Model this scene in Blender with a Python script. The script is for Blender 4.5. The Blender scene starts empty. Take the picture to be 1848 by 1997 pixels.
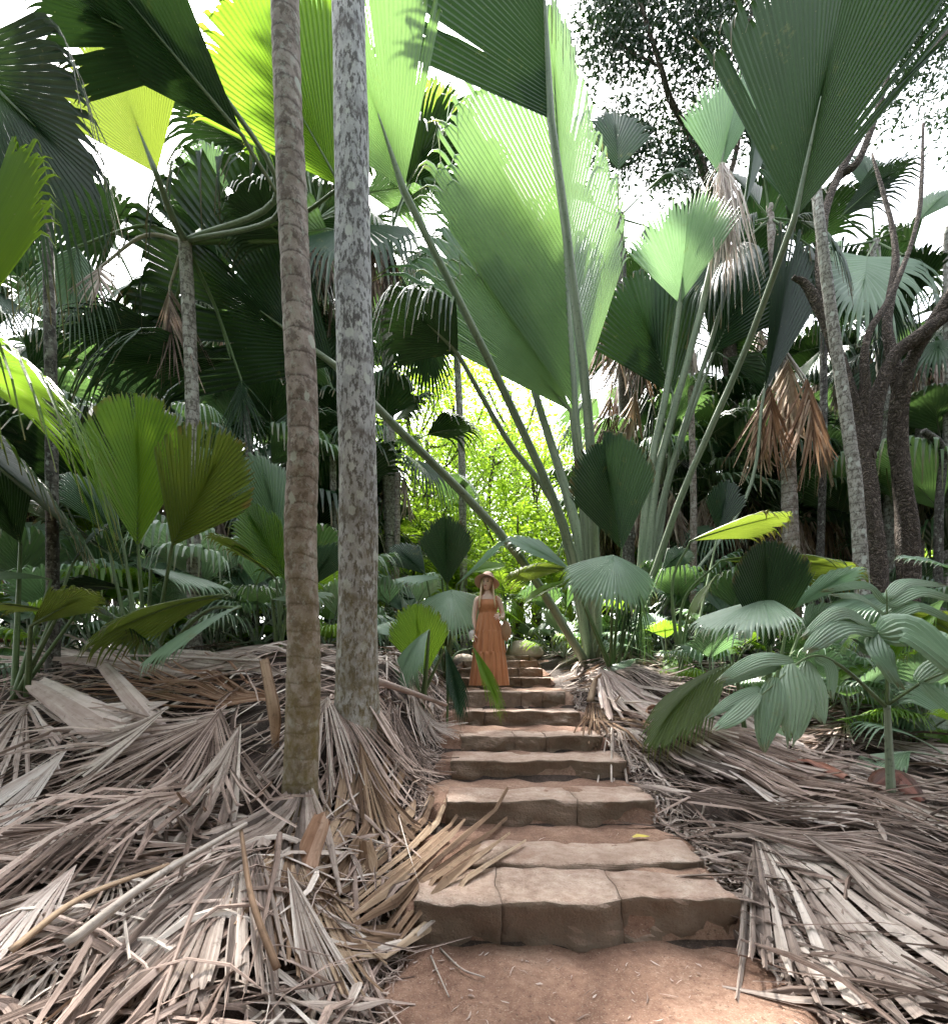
import bpy, bmesh, math, random
import numpy as np
from mathutils import Vector, Matrix, noise as mnoise

# ------------------------------------------------------------------ camera, sky, sun, exposure
SC = bpy.context.scene
COL = SC.collection
R = math.radians
F, U0, V0, ZC = 925.0, 924.0, 1305.0, 1.325          # focal length and horizon on a 1848 x 1997 grid; eye height
cd = bpy.data.cameras.new("camera"); cam = bpy.data.objects.new("camera", cd); COL.objects.link(cam)
cam.location = (0, 0, ZC); cam.rotation_euler = (R(90), 0, 0)
cd.sensor_fit = 'HORIZONTAL'; cd.sensor_width = 36; cd.lens = 36 * F / 1848
cd.shift_y = (V0 - 998.5) / 1848; cd.clip_start = 0.05; cd.clip_end = 2000
SC.camera = cam

W = bpy.data.worlds.new("World"); SC.world = W; W.use_nodes = True
nt = W.node_tree; bg = nt.nodes["Background"]
sky = nt.nodes.new("ShaderNodeTexSky"); sky.sky_type = 'NISHITA'; sky.sun_disc = False
SUN_EL, SUN_AZ = 58, -18                               # degrees; azimuth clockwise from +Y (ahead of the camera)
sky.sun_elevation = R(SUN_EL); sky.sun_rotation = R(SUN_AZ)
sky.air_density = 1.0; sky.dust_density = 4.0; sky.ozone_density = 1.0
hs = nt.nodes.new("ShaderNodeHueSaturation"); hs.inputs['Saturation'].default_value = 0.3
nt.links.new(sky.outputs[0], hs.inputs['Color']); nt.links.new(hs.outputs[0], bg.inputs[0])
bg.inputs[1].default_value = 0.09

sl = bpy.data.lights.new("sun", 'SUN'); sun = bpy.data.objects.new("sun", sl); COL.objects.link(sun)
sl.energy = 2.6; sl.angle = R(3); sl.color = (1, .96, .88)
sd = Vector((math.sin(R(SUN_AZ)) * math.cos(R(SUN_EL)), math.cos(R(SUN_AZ)) * math.cos(R(SUN_EL)), math.sin(R(SUN_EL))))
sun.rotation_euler = sd.to_track_quat('Z', 'Y').to_euler(); sun.location = sd * 40

vs = SC.view_settings; vs.view_transform = 'Standard'; vs.look = 'None'; vs.gamma = 1; vs.use_curve_mapping = False
vs.exposure = 3.5
cy = SC.cycles; cy.use_denoising = True; cy.max_bounces = 8; cy.diffuse_bounces = 4; cy.glossy_bounces = 2
cy.transmission_bounces = 5; cy.transparent_max_bounces = 4; cy.caustics_reflective = False; cy.caustics_refractive = False

# ------------------------------------------------------------------ helpers
def P(u, v, y): return Vector(((u - U0) * y / F, y, ZC + (V0 - v) * y / F))
def ss(a, b, x):
    t = np.clip((np.asarray(x, float) - a) / (b - a), 0, 1); return t * t * (3 - 2 * t)
PY = np.array([(-20, 0), (2.25, 0), (2.4, .16), (3.25, .24), (3.45, .38), (3.9, .4), (4.1, .53), (4.45, .55), (4.6, .67), (5.4, .69),
               (5.6, .83), (5.95, .84), (6.1, 1.02), (7.65, 1.03), (7.8, 1.17), (8.6, 1.19), (8.7, 1.33), (9.4, 1.34), (9.5, 1.48), (10.2, 1.5), (12, 1.65), (20, 1.9), (60, 2.8), (400, 6)]).T
ZL = np.array([(-20, 0), (0, .0), (1.2, .22), (1.6, .36), (2.1, .42), (2.6, .32), (2.9, .33), (3.3, .62), (3.7, .9), (4.7, 1.3), (6, 1.42), (8, 1.55), (15, 1.8), (60, 2.9), (400, 6)]).T
ZR = np.array([(-20, 0), (0, .03), (2.3, .16), (3.3, .32), (4.4, .56), (5.4, .76), (6, .93), (7, 1.14), (8.2, 1.46), (10, 1.6), (15, 1.8), (60, 2.9), (400, 6)]).T
def ground(x, y):
    x = np.asarray(x, float); y = np.asarray(y, float)
    p = np.interp(y, *PY) - .05
    wl = ss(.34, .9, -x); wr = ss(1.3, 2.3, x)
    z = p * (1 - wl - wr) + np.interp(y, *ZL) * wl + np.interp(y, *ZR) * wr
    off = np.maximum(ss(.5, 1.4, -x), ss(1.5, 2.3, x))
    n = .05 * np.sin(3.1 * x + 1.3) * np.cos(2.7 * y) + .03 * np.sin(6.7 * x - 4.9 * y) + .06 * np.sin(1.1 * x + .7 * y)
    return z + n * off
def gz(x, y): return float(ground(x, y))
def G(u, v, lift=0.0):
    """the ground point seen at (u, v)"""
    a = .5
    for i in range(4000):
        a += .01
        q = P(u, v, a)
        if q.z <= gz(q.x, q.y) + lift: return q
    return P(u, v, 10)

ORG = {}
def tag(o, label=None, cat=None, group=None, kind=None):
    if label: o["label"] = label
    if cat: o["category"] = cat
    if group: o["group"] = group
    if kind: o["kind"] = kind
    return o
def thing(name, label, cat, loc=(0, 0, 0), group=None):
    o = bpy.data.objects.new(name, None); COL.objects.link(o); o.location = loc; o.empty_display_size = .1
    ORG[o.name] = Vector(loc); return tag(o, label, cat, group)
def obj(name, verts, faces, mat, parent=None, uv=None, smooth=False, org=None):
    """one mesh object; verts are given in scene coordinates"""
    v = np.asarray(verts, float).reshape(-1, 3)
    if parent is not None: org = ORG[parent.name]
    elif org is None: org = Vector((0, 0, 0))
    me = bpy.data.meshes.new(name)
    me.from_pydata((v - np.array(org)).tolist(), [], faces if isinstance(faces, list) else faces.tolist())
    if uv is not None:
        lay = me.uv_layers.new(name="UVMap"); idx = np.empty(len(me.loops), dtype=np.int32); me.loops.foreach_get("vertex_index", idx)
        lay.data.foreach_set("uv", np.asarray(uv, np.float32)[idx].ravel())
    if smooth: me.polygons.foreach_set("use_smooth", np.ones(len(me.polygons), dtype=bool))
    me.materials.append(mat); me.update()
    o = bpy.data.objects.new(name, me); COL.objects.link(o)
    if parent is not None: o.parent = parent
    else: o.location = org
    ORG[o.name] = Vector(org); return o
def bobj(name, bm, mat, parent=None, smooth=False, org=None):
    bm.verts.index_update()
    v = [x.co[:] for x in bm.verts]; f = [[q.index for q in x.verts] for x in bm.faces]; bm.free()
    return obj(name, v, f, mat, parent, None, smooth, org)
def copy_tree(o, parent=None):
    c = o.copy(); COL.objects.link(c); c.parent = parent
    for ch in list(o.children): copy_tree(ch, c)
    return c
def catmull(pts, n):
    pts = [Vector(p) for p in pts]
    if len(pts) == 2: return [pts[0].lerp(pts[1], i / (n - 1)) for i in range(n)]
    q = [pts[0] * 2 - pts[1]] + pts + [pts[-1] * 2 - pts[-2]]; out = []
    m = len(pts) - 1
    for i in range(n):
        t = i / (n - 1) * m; k = min(int(t), m - 1); t -= k
        a, b, c, d = q[k:k + 4]
        out.append(.5 * ((2 * b) + (c - a) * t + (2 * a - 5 * b + 4 * c - d) * t * t + (3 * b - a - 3 * c + d) * t ** 3))
    return out
def tube(pts, rad, sides=10, flat=1.0, cap=True, bump=None):
    """verts, faces, uv of a tapered tube; rad(t) or (r0, r1)"""
    if not callable(rad): r0, r1 = rad; rad = lambda t: r0 + (r1 - r0) * t
    n = len(pts); V = []; UV = []; Fc = []
    up = Vector((0, 0, 1)); prev = None; s = 0
    for i, p in enumerate(pts):
        d = (pts[min(i + 1, n - 1)] - pts[max(i - 1, 0)]).normalized()
        if prev is None:
            a = d.cross(up) if abs(d.z) < .98 else d.cross(Vector((0, 1, 0)))
        else: a = prev - d * prev.dot(d)
        a.normalize(); prev = a; b = d.cross(a)
        if i: s += (p - pts[i - 1]).length
        r = rad(i / (n - 1))
        for k in range(sides):
            th = 2 * math.pi * k / sides
            rr = r * (bump(s, th) if bump else 1)
            V.append(p + a * (math.cos(th) * rr) + b * (math.sin(th) * rr * flat)); UV.append((k / sides, s))
    for i in range(n - 1):
        for k in range(sides):
            k2 = (k + 1) % sides
            Fc.append([i * sides + k, i * sides + k2, (i + 1) * sides + k2, (i + 1) * sides + k])
    if cap: Fc.append(list(range(sides))[::-1]); Fc.append([(n - 1) * sides + k for k in range(sides)])
    return [tuple(v) for v in V], Fc, UV
def merge(parts):
    V, Fc, U = [], [], []
    for v, f, u in parts:
        o = len(V); V += list(map(tuple, v)); Fc += [[i + o for i in q] for q in (f if isinstance(f, list) else f.tolist())]; U += list(map(tuple, u))
    return V, Fc, U

# ------------------------------------------------------------------ materials
class NT:
    def __init__(s, name):
        s.m = bpy.data.materials.new(name); s.m.use_nodes = True; s.t = s.m.node_tree; s.t.nodes.clear()
        s.out = s.n('OutputMaterial')
    def n(s, typ, **kw):
        x = s.t.nodes.new('ShaderNode' + typ)
        for k, v in kw.items():
            if k.startswith('_'): setattr(x, k[1:], v)
            else:
                i = x.inputs[int(k[1:])] if k[0] == 'i' and k[1:].isdigit() else x.inputs[k.replace('__', ' ')]
                if isinstance(v, bpy.types.NodeSocket): s.t.links.new(v, i)
                else: i.default_value = v
        return x
    def ramp(s, fac, stops, interp='LINEAR'):
        x = s.n('ValToRGB', Fac=fac); cr = x.color_ramp; cr.interpolation = interp
        while len(cr.elements) < len(stops): cr.elements.new(.5)
        for e, (p, c) in zip(cr.elements, stops): e.position = p; e.color = (*c, 1) if len(c) == 3 else c
        return x.outputs[0]
    def mix(s, fac, a, b, mode='MIX'):
        x = s.n('Mix', _data_type='RGBA', _blend_type=mode); sk = {'Factor': x.inputs[0], 'A': x.inputs[6], 'B': x.inputs[7]}
        for k, v in (('Factor', fac), ('A', a), ('B', b)):
            if isinstance(v, bpy.types.NodeSocket): s.t.links.new(v, sk[k])
            else: sk[k].default_value = (*v, 1) if isinstance(v, tuple) and len(v) == 3 else v
        return x.outputs[2]
    def math(s, op, a, b=0.0, clamp=False):
        x = s.n('Math', _operation=op, _use_clamp=clamp, i0=a, i1=b); return x.outputs[0]
    def noise(s, vec, scale, detail=4, rough=.55, dist=0.0):
        return s.n('TexNoise', Vector=vec, Scale=scale, Detail=detail, Roughness=rough, Distortion=dist).outputs[0]
    def mapv(s, vec, sc): return s.n('Mapping', Vector=vec, Scale=sc).outputs[0]
    def bump(s, h, strength=.5, dist=.01): return s.n('Bump', Height=h, Strength=strength, Distance=dist).outputs[0]
    def done(s, sh): s.t.links.new(sh, s.out.inputs[0]); return s.m
    @property
    def obj(s): return s.n('TexCoord').outputs['Object']
    @property
    def uv(s): return s.n('TexCoord').outputs['UV']
    @property
    def rnd(s): return s.n('ObjectInfo').outputs['Random']

def leaf_mat(name, c1, c2, c3, tcol, tf=.4, rough=.42, brown=.5, spec=.5):
    t = NT(name); uv = t.uv
    streak = t.noise(t.mapv(uv, (1.3, .9, 1)), 1.0, 3)
    fine = t.noise(t.mapv(uv, (9, 1.6, 1)), 1.0, 2)
    blot = t.noise(t.obj, 2.3, 4)
    f = t.math('ADD', t.math('MULTIPLY', streak, .5), t.math('MULTIPLY', fine, .5))
    f = t.math('ADD', f, t.math('MULTIPLY', t.math('SUBTRACT', t.rnd, .5), .35))
    col = t.ramp(f, [(.25, c1), (.5, c2), (.78, c3)])
    col = t.mix(t.math('MULTIPLY', t.ramp(blot, [(.5, (0, 0, 0)), (.72, (1, 1, 1))]), .35), col, tuple(x * .8 for x in c1))
    sv = t.n('SeparateXYZ', Vector=uv).outputs[1]
    e = t.math('ADD', sv, t.math('MULTIPLY', t.math('SUBTRACT', t.noise(t.mapv(uv, (.6, 3, 1)), 1.0, 3), .5), .35))
    eb = t.math('MULTIPLY', t.ramp(e, [(.93, (0, 0, 0)), (1.0, (1, 1, 1))]), brown)
    col = t.mix(eb, col, (.22, .14, .06))
    spot = t.ramp(t.noise(t.obj, 38, 2), [(.70, (0, 0, 0)), (.76, (1, 1, 1))])
    col = t.mix(t.math('MULTIPLY', spot, .5), col, (.30, .26, .13))
    bl2 = t.ramp(t.noise(t.obj, 4.5, 6, .75), [(.60, (0, 0, 0)), (.68, (1, 1, 1))])
    col = t.mix(t.math('MULTIPLY', bl2, .45), col, (.16, .15, .05))
    tc = t.mix(.55, col, tcol); tc = t.mix(eb, tc, (.25, .13, .04))
    bmp = t.bump(fine, .25, .01)
    pb = t.n('BsdfPrincipled', Base__Color=col, Roughness=rough, Normal=bmp); pb.inputs['Specular IOR Level'].default_value = spec
    tr = t.n('BsdfTranslucent', Color=tc)
    return t.done(t.n('MixShader', Fac=tf, i1=pb.outputs[0], i2=tr.outputs[0]).outputs[0])
def dead_mat(name, cols, tf=.12, rough=.75):
    t = NT(name); uv = t.uv
    a = t.noise(t.mapv(uv, (.55, .4, 1)), 1.0, 3, .7); b = t.noise(t.mapv(uv, (7, 2.5, 1)), 1.0, 3)
    c = t.noise(t.obj, 6, 5, .65)
    f = t.math('ADD', t.math('MULTIPLY', a, .55), t.math('ADD', t.math('MULTIPLY', b, .25), t.math('MULTIPLY', c, .25)))
    wn = t.n('TexWhiteNoise', _noise_dimensions='1D', W=t.math('FLOOR', t.n('SeparateXYZ', Vector=uv).outputs[0])).outputs[0]
    f = t.math('ADD', f, t.math('MULTIPLY', t.math('SUBTRACT', wn, .55), .30))
    f = t.math('ADD', f, t.math('MULTIPLY', t.math('SUBTRACT', t.rnd, .5), .25))
    n = len(cols); col = t.ramp(f, [(.3 + .45 * i / (n - 1), x) for i, x in enumerate(cols)])
    sp = t.ramp(t.noise(t.obj, 22, 5, .7), [(.56, (0, 0, 0)), (.7, (1, 1, 1))])
    col = t.mix(t.math('MULTIPLY', sp, .55), col, tuple(x * .3 for x in cols[0]))
    pb = t.n('BsdfPrincipled', Base__Color=col, Roughness=rough, Normal=t.bump(b, .5, .01)); pb.inputs['Specular IOR Level'].default_value = .25
    tr = t.n('BsdfTranslucent', Color=t.mix(.5, col, (.5, .3, .15)))
    return t.done(t.n('MixShader', Fac=tf, i1=pb.outputs[0], i2=tr.outputs[0]).outputs[0])
M = {}
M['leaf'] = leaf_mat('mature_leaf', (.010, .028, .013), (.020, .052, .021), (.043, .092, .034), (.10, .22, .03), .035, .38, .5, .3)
M['waxy'] = leaf_mat('waxy_leaf', (.045, .095, .055), (.08, .145, .08), (.14, .22, .125), (.20, .38, .06), .22, .36, .5, .6)
M['young'] = leaf_mat('young_leaf', (.05, .13, .015), (.10, .22, .02), (.18, .31, .035), (.30, .48, .03), .42, .42)
M['sunlit'] = leaf_mat('sunlit_leaf', (.07, .16, .015), (.13, .26, .02), (.22, .36, .035), (.45, .66, .04), .55, .45, .2)  # brighter, more translucent leaf copy; sunlight put into its colour
M['big'] = leaf_mat('giant_leaf', (.05, .11, .05), (.095, .175, .08), (.165, .26, .13), (.24, .44, .07), .30, .36, .5, .6)
M['pale'] = leaf_mat('pale_leaf', (.12, .20, .13), (.21, .32, .21), (.34, .44, .33), (.24, .46, .12), .25, .33, .5, .7)
M['olive'] = leaf_mat('olive_leaf', (.04, .07, .014), (.075, .12, .02), (.13, .18, .03), (.26, .34, .03), .4, .42)
M['dead'] = dead_mat('dry_frond', [(0.066, 0.046, 0.038), (0.228, 0.168, 0.142), (0.480, 0.372, 0.324), (0.744, 0.636, 0.576)])
M['deadgrey'] = dead_mat('weathered_frond', [(0.084, 0.066, 0.058), (0.288, 0.228, 0.198), (0.504, 0.432, 0.384), (0.744, 0.672, 0.612)])
M['deadtan'] = dead_mat('tan_frond', [(0.084, 0.050, 0.031), (0.240, 0.156, 0.102), (0.396, 0.288, 0.198), (0.600, 0.480, 0.360)], .12)
M['deadpale'] = dead_mat('pale_frond', [(.34, .26, .23), (.52, .43, .39), (.64, .56, .52), (.74, .68, .64)], .1)
M['rust'] = dead_mat('rusty_frond', [(.10, .048, .028), (.26, .145, .09), (.42, .27, .19), (.58, .44, .34)], .15)

def petiole_mat(name, c1, c2, c3):
    t = NT(name); uv = t.uv
    a = t.noise(t.mapv(uv, (6, .8, 1)), 1.0, 4); b = t.noise(t.obj, 26, 4, .7)
    col = t.ramp(a, [(.3, c1), (.5, c2), (.72, c3)])
    col = t.mix(t.math('MULTIPLY', t.ramp(b, [(.55, (0, 0, 0)), (.68, (1, 1, 1))]), .6), col, tuple(x * .35 for x in c1))
    return t.done(t.n('BsdfPrincipled', Base__Color=col, Roughness=.5, Normal=t.bump(b, .3, .01)).outputs[0])
M['petiole'] = petiole_mat('leaf_stalk', (.10, .14, .09), (.19, .24, .16), (.33, .37, .28))
M['petiole_green'] = petiole_mat('green_leaf_stalk', (.05, .09, .03), (.10, .16, .06), (.17, .24, .10))
M['petiole_dead'] = petiole_mat('dry_leaf_stalk', (.22, .18, .15), (.38, .33, .29), (.55, .50, .46))

def trunk_mat(name, base, patch, lich, ringcol, ringsp, lich_amt, moss=0.0, psc=(28, 28, 16), pam=1.0):
    t = NT(name); o = t.obj; sx = t.n('SeparateXYZ', Vector=o)
    big = t.noise(t.mapv(o, (7, 7, 5)), 1.0, 5, .65); med = t.noise(t.mapv(o, psc), 1.0, 6, .68); fin = t.noise(o, 90, 3)
    col = t.ramp(big, [(.3, base[0]), (.5, base[1]), (.7, base[2])])
    col = t.mix(t.math('MULTIPLY', t.ramp(med, [(.49, (0, 0, 0)), (.56, (1, 1, 1))]), pam), col, patch)
    w = t.math('FRACT', t.math('ADD', t.math('DIVIDE', sx.outputs[2], ringsp), t.math('MULTIPLY', big, .5)))
    ring = t.ramp(w, [(0, (1, 1, 1)), (.07, (.3, .3, .3)), (.22, (0, 0, 0)), (.93, (0, 0, 0)), (1, (1, 1, 1))])
    col = t.mix(t.math('MULTIPLY', ring, .8), col, ringcol)
    vo = t.n('TexVoronoi', Vector=t.n('Mapping', Vector=o, Scale=(1, 1, .8)).outputs[0], Scale=11.0, Randomness=1.0)
    dd = t.math('ADD', vo.outputs['Distance'], t.math('MULTIPLY', t.math('SUBTRACT', med, .5), .55))
    sel = t.math('GREATER_THAN', t.n('SeparateColor', Color=vo.outputs['Color']).outputs[0], 1 - lich_amt)
    lm = t.math('MULTIPLY', t.ramp(dd, [(.30, (1, 1, 1)), (.36, (0, 0, 0))]), sel)
    col = t.mix(t.math('MULTIPLY', lm, .85), col, lich)
    cr = t.ramp(t.noise(t.mapv(o, (26, 26, 20)), 1.0, 7, .75), [(.54, (0, 0, 0)), (.60, (1, 1, 1))])
    col = t.mix(t.math('MULTIPLY', cr, .55), col, tuple(x * .9 for x in lich))
    if moss:
        mz = t.math('ADD', sx.outputs[2], t.math('MULTIPLY', t.math('SUBTRACT', big, .5), 1.4))
        mf = t.ramp(t.math('DIVIDE', mz, 3.0), [(.25, (1, 1, 1)), (.95, (0, 0, 0))])
        mf = t.math('MULTIPLY', mf, t.ramp(t.noise(t.mapv(o, (17, 17, 13)), 1.0, 6, .7), [(.35, (1, 1, 1)), (.62, (.45, .45, .45))]))
        col = t.mix(t.math('MULTIPLY', mf, moss), col, (.135, .10, .03))
    h = t.math('ADD', med, t.math('MULTIPLY', fin, .4))
    return t.done(t.n('BsdfPrincipled', Base__Color=col, Roughness=.85, Normal=t.bump(h, .6, .012)).outputs[0])
M['trunk_brown'] = trunk_mat('brown_palm_bark', ((.20, .16, .14), (.34, .29, .26), (.52, .47, .44)), (.11, .082, .066), (.46, .50, .44), (.05, .032, .022), .15, .12, 1.0, (20, 20, 16), .75)
M['trunk_grey'] = trunk_mat('lichen_palm_bark', ((.30, .31, .33), (.46, .47, .49), (.58, .59, .61)), (.075, .07, .07), (.60, .64, .61), (.13, .12, .12), .6, .5, .85, (34, 34, 13), .9)
M['trunk_thin'] = trunk_mat('ringed_palm_bark', ((.20, .19, .17), (.33, .31, .28), (.45, .43, .40)), (.12, .105, .09), (.5, .52, .48), (.06, .05, .045), .12, .3)
M['trunk_dark'] = trunk_mat('dark_palm_bark', ((.05, .045, .04), (.10, .09, .08), (.20, .19, .17)), (.03, .025, .022), (.35, .37, .33), (.02, .018, .016), .12, .15)
def bark_mat():
    t = NT('rough_bark'); o = t.obj
    v = t.n('TexVoronoi', Vector=t.n('Mapping', Vector=t.n('VectorMath', _operation='ADD', i0=o, i1=t.n('TexNoise', Vector=o, Scale=4.0).outputs[1]).outputs[0], Scale=(16, 16, 4)).outputs[0], Scale=1.0, _feature='DISTANCE_TO_EDGE')
    n = t.noise(o, 14, 6, .7)
    col = t.ramp(n, [(.3, (.06, .045, .035)), (.5, (.15, .115, .09)), (.7, (.27, .225, .19))])
    col = t.mix(t.ramp(v.outputs['Distance'], [(0, (1, 1, 1)), (.16, (0, 0, 0))]), col, (.03, .022, .016))
    h = t.math('ADD', t.math('MULTIPLY', t.ramp(v.outputs['Distance'], [(0, (0, 0, 0)), (.3, (1, 1, 1))]), 1.0), t.math('MULTIPLY', n, .6))
    return t.done(t.n('BsdfPrincipled', Base__Color=col, Roughness=.9, Normal=t.bump(h, 1.0, .03)).outputs[0])
M['bark'] = bark_mat()
def soil_mat(name, c1, c2, c3, litter):
    t = NT(name); o = t.obj
    a = t.noise(o, 1.3, 5, .6); b = t.noise(o, 30, 6, .7); c = t.noise(o, 140, 3)
    col = t.ramp(t.math('ADD', t.math('MULTIPLY', a, .6), t.math('MULTIPLY', b, .4)), [(.36, c1), (.5, c2), (.64, c3)])
    col = t.mix(t.math('MULTIPLY', t.ramp(c, [(.58, (0, 0, 0)), (.7, (1, 1, 1))]), .6), col, litter)
    col = t.mix(t.math('MULTIPLY', t.ramp(t.noise(o, 75, 3), [(.6, (0, 0, 0)), (.7, (1, 1, 1))]), .6), col, tuple(x * .4 for x in c1))
    h = t.math('ADD', b, t.math('MULTIPLY', c, .4))
    return t.done(t.n('BsdfPrincipled', Base__Color=col, Roughness=.92, Normal=t.bump(h, .7, .02)).outputs[0])
M['soil'] = soil_mat('red_earth', (.125, .064, .042), (.225, .128, .088), (.36, .235, .17), (.46, .37, .29))
M['floor'] = soil_mat('forest_floor', (.014, .009, .007), (.04, .026, .02), (.09, .062, .05), (.20, .16, .13))
def stone_mat():
    t = NT('step_stone'); o = t.obj; g = t.n('NewGeometry')
    a = t.noise(o, 3.2, 5, .6); b = t.noise(o, 17, 7, .7); c = t.noise(o, 90, 3)
    col = t.ramp(t.math('ADD', t.math('MULTIPLY', a, .5), t.math('MULTIPLY', b, .5)), [(.34, (.25, .165, .125)), (.46, (.43, .31, .245)), (.58, (.56, .435, .36)), (.7, (.68, .58, .50))])
    col = t.mix(t.math('MULTIPLY', t.rnd, .3), col, (.34, .23, .175))
    # red earth trodden onto the stone, moss and grime on the rough vertical faces
    col = t.mix(t.math('MULTIPLY', t.ramp(t.noise(o, 2.1, 6, .7, .5), [(.5, (0, 0, 0)), (.62, (1, 1, 1))]), .6), col, (.27, .155, .11))
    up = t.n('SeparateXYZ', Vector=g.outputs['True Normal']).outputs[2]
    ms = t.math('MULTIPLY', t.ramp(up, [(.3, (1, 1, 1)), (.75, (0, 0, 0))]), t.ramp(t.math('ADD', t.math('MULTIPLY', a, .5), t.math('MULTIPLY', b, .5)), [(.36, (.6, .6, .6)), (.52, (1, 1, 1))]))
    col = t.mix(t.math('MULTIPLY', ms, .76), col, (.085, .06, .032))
    col = t.mix(t.math('MULTIPLY', t.ramp(c, [(.6, (0, 0, 0)), (.7, (1, 1, 1))]), .5), col, (.12, .08, .055))
    h = t.math('ADD', b, t.math('MULTIPLY', c, .3))
    return t.done(t.n('BsdfPrincipled', Base__Color=col, Roughness=.85, Normal=t.bump(h, 1.0, .03)).outputs[0])
M['stone'] = stone_mat()
def plain(name, c, rough=.6, c2=None, scale=20, spec=.4, sheen=0):
    t = NT(name)
    col = t.mix(t.noise(t.obj, scale, 4), c, c2 or tuple(x * .75 for x in c))
    b = t.n('BsdfPrincipled', Base__Color=col, Roughness=rough); b.inputs['Specular IOR Level'].default_value = spec
    if sheen: b.inputs['Sheen Weight'].default_value = sheen
    return t.done(b.outputs[0])

# ------------------------------------------------------------------ leaf builders
RNG = random.Random(7)
def fan(hub, tip, nrm, A=50, n=40, side=.55, pw=1.6, costa=.35, fold=10, bend=0.0, edge=0.0, split=.82, tipd=.12, pleat=.45, rag=.06,
        seed=0, asym=(1, 1), crumple=0.0, gone=0.0, sag=0.0, drape=None, curl=0.0, tears=0, wave=0.0, tipw=.12, hl=0.0, tl=0.0):
    """a pleated fan blade: every fold is a strip of its own with a ridge, free at the tip"""
    rg = np.random.RandomState(seed + 11); hub = np.array(hub, float); tip = np.array(tip, float)
    ax = tip - hub; L = np.linalg.norm(ax); X = ax / L; Z = np.array(nrm, float); Z = Z - X * Z.dot(X); Z /= np.linalg.norm(Z); Yv = np.cross(Z, X)
    t = np.linspace(-1, 1, n + 1); a = R(A) * t
    ro = L * (1 - (1 - side) * np.abs(t) ** pw) * np.where(t < 0, asym[1], asym[0])
    Ox = costa * L * np.maximum(1 - np.abs(t), 0) ** 1.15; O = np.stack([Ox, np.zeros(n + 1)], 1)
    E = np.stack([ro * np.cos(a), ro * np.sin(a)], 1)
    spl = np.clip(split * (1 + rg.uniform(-.12, .1, n)), .05, .98)
    for _ in range(tears): spl[rg.randint(2, n - 2)] *= rg.uniform(.3, .6)
    ln = 1 + rg.uniform(-1, .4, n) * rag; lift = rg.normal(0, 1, n) * crumple; yaw = rg.normal(0, 1, n) * crumple * .6
    V = []; UV = []; Fc = []; rows = np.array([0, .25, .5, .75, 1.0])
    phi = R(fold); prev = None
    for k in range(n):
        if gone and rg.rand() < gone: prev = None; continue
        s_ = np.concatenate([rows * spl[k], spl[k] + (1 - spl[k]) * np.array([.35, .7, 1.0])])
        b0 = len(V); m = len(s_)
        for s in s_:
            q = max(0, (s - spl[k]) / (1 - spl[k])); sl = s * (1 if q == 0 else 1 + (ln[k] - 1) * q)
            l = O[k] + (E[k] - O[k]) * sl; r = O[k + 1] + (E[k + 1] - O[k + 1]) * sl; c = (l + r) / 2
            wd = np.linalg.norm(r - l)
            if q > 0:
                w = 1 - (1 - tipw) * q ** .8; l = c + (l - c) * w; r = c + (r - c) * w
            for j, p in enumerate((l, c, r)):
                x, y = p; z = pleat * .5 * wd * (1 if j == 1 else 0) * (1 if q == 0 else 1 - .6 * q)
                y += yaw[k] * s * L * .25
                z += lift[k] * s * s * L * .2
                y2 = y * math.cos(phi); z += abs(y) * math.sin(phi) - edge * y * y / L - bend * x * x / L
                if wave: z += wave * L * s * math.sin(t[k] * 7 + seed)
                if curl: z += curl * L * q * q
                w3 = hub + X * x + Yv * y2 + Z * z
                w3[2] -= tipd * L * q * q * (.6 + .8 * ((k * 37 % 11) / 11)) + sag * L * s * s
                V.append(w3); UV.append((k + j * .5 + seed * 3.7, s))
        for i in range(m - 1):
            o = b0 + i * 3
            Fc.append([o if i or prev is None else prev, o + 1, o + 4, o + 3]); Fc.append([o + 1, o + 2, o + 5, o + 4])
        prev = b0 + 2
    V = np.array(V)
    if drape is not None:
        base = np.interp(0, [0, 1], [0, 1])
        rel = (V - hub) @ Z; fl = V - np.outer(rel, Z)
        al = np.clip(((fl - hub) @ X) / L, 0, 1.2); V[:, 2] = ground(fl[:, 0], fl[:, 1]) + drape + hl * (1 - al) ** 1.5 + tl * al ** 1.5 + rel * max(.6, abs(Z[2])); V[:, 0] = fl[:, 0]; V[:, 1] = fl[:, 1]
        V[:, 2] = np.maximum(V[:, 2], ground(V[:, 0], V[:, 1]) + .004)
    used = np.unique(np.concatenate([np.array(f_) for f_ in Fc])); mp = np.full(len(V), -1); mp[used] = np.arange(len(used)); V = V[used]; UV = [UV[i_] for i_ in used]; Fc = [[int(mp[i_]) for i_ in f_] for f_ in Fc]
    rib = []
    for i in range(9):
        x = L * max(costa, .12) * i / 8; z = -bend * x * x / L
        w = hub + X * x + Z * (z - .006); w[2] -= sag * L * (x / L) ** 2
        if drape is not None: w[2] = gz(w[0], w[1]) + drape + .012 + hl * (1 - x / L) ** 1.5
        rib.append(Vector(w))
    return V, Fc, UV, rib
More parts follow.
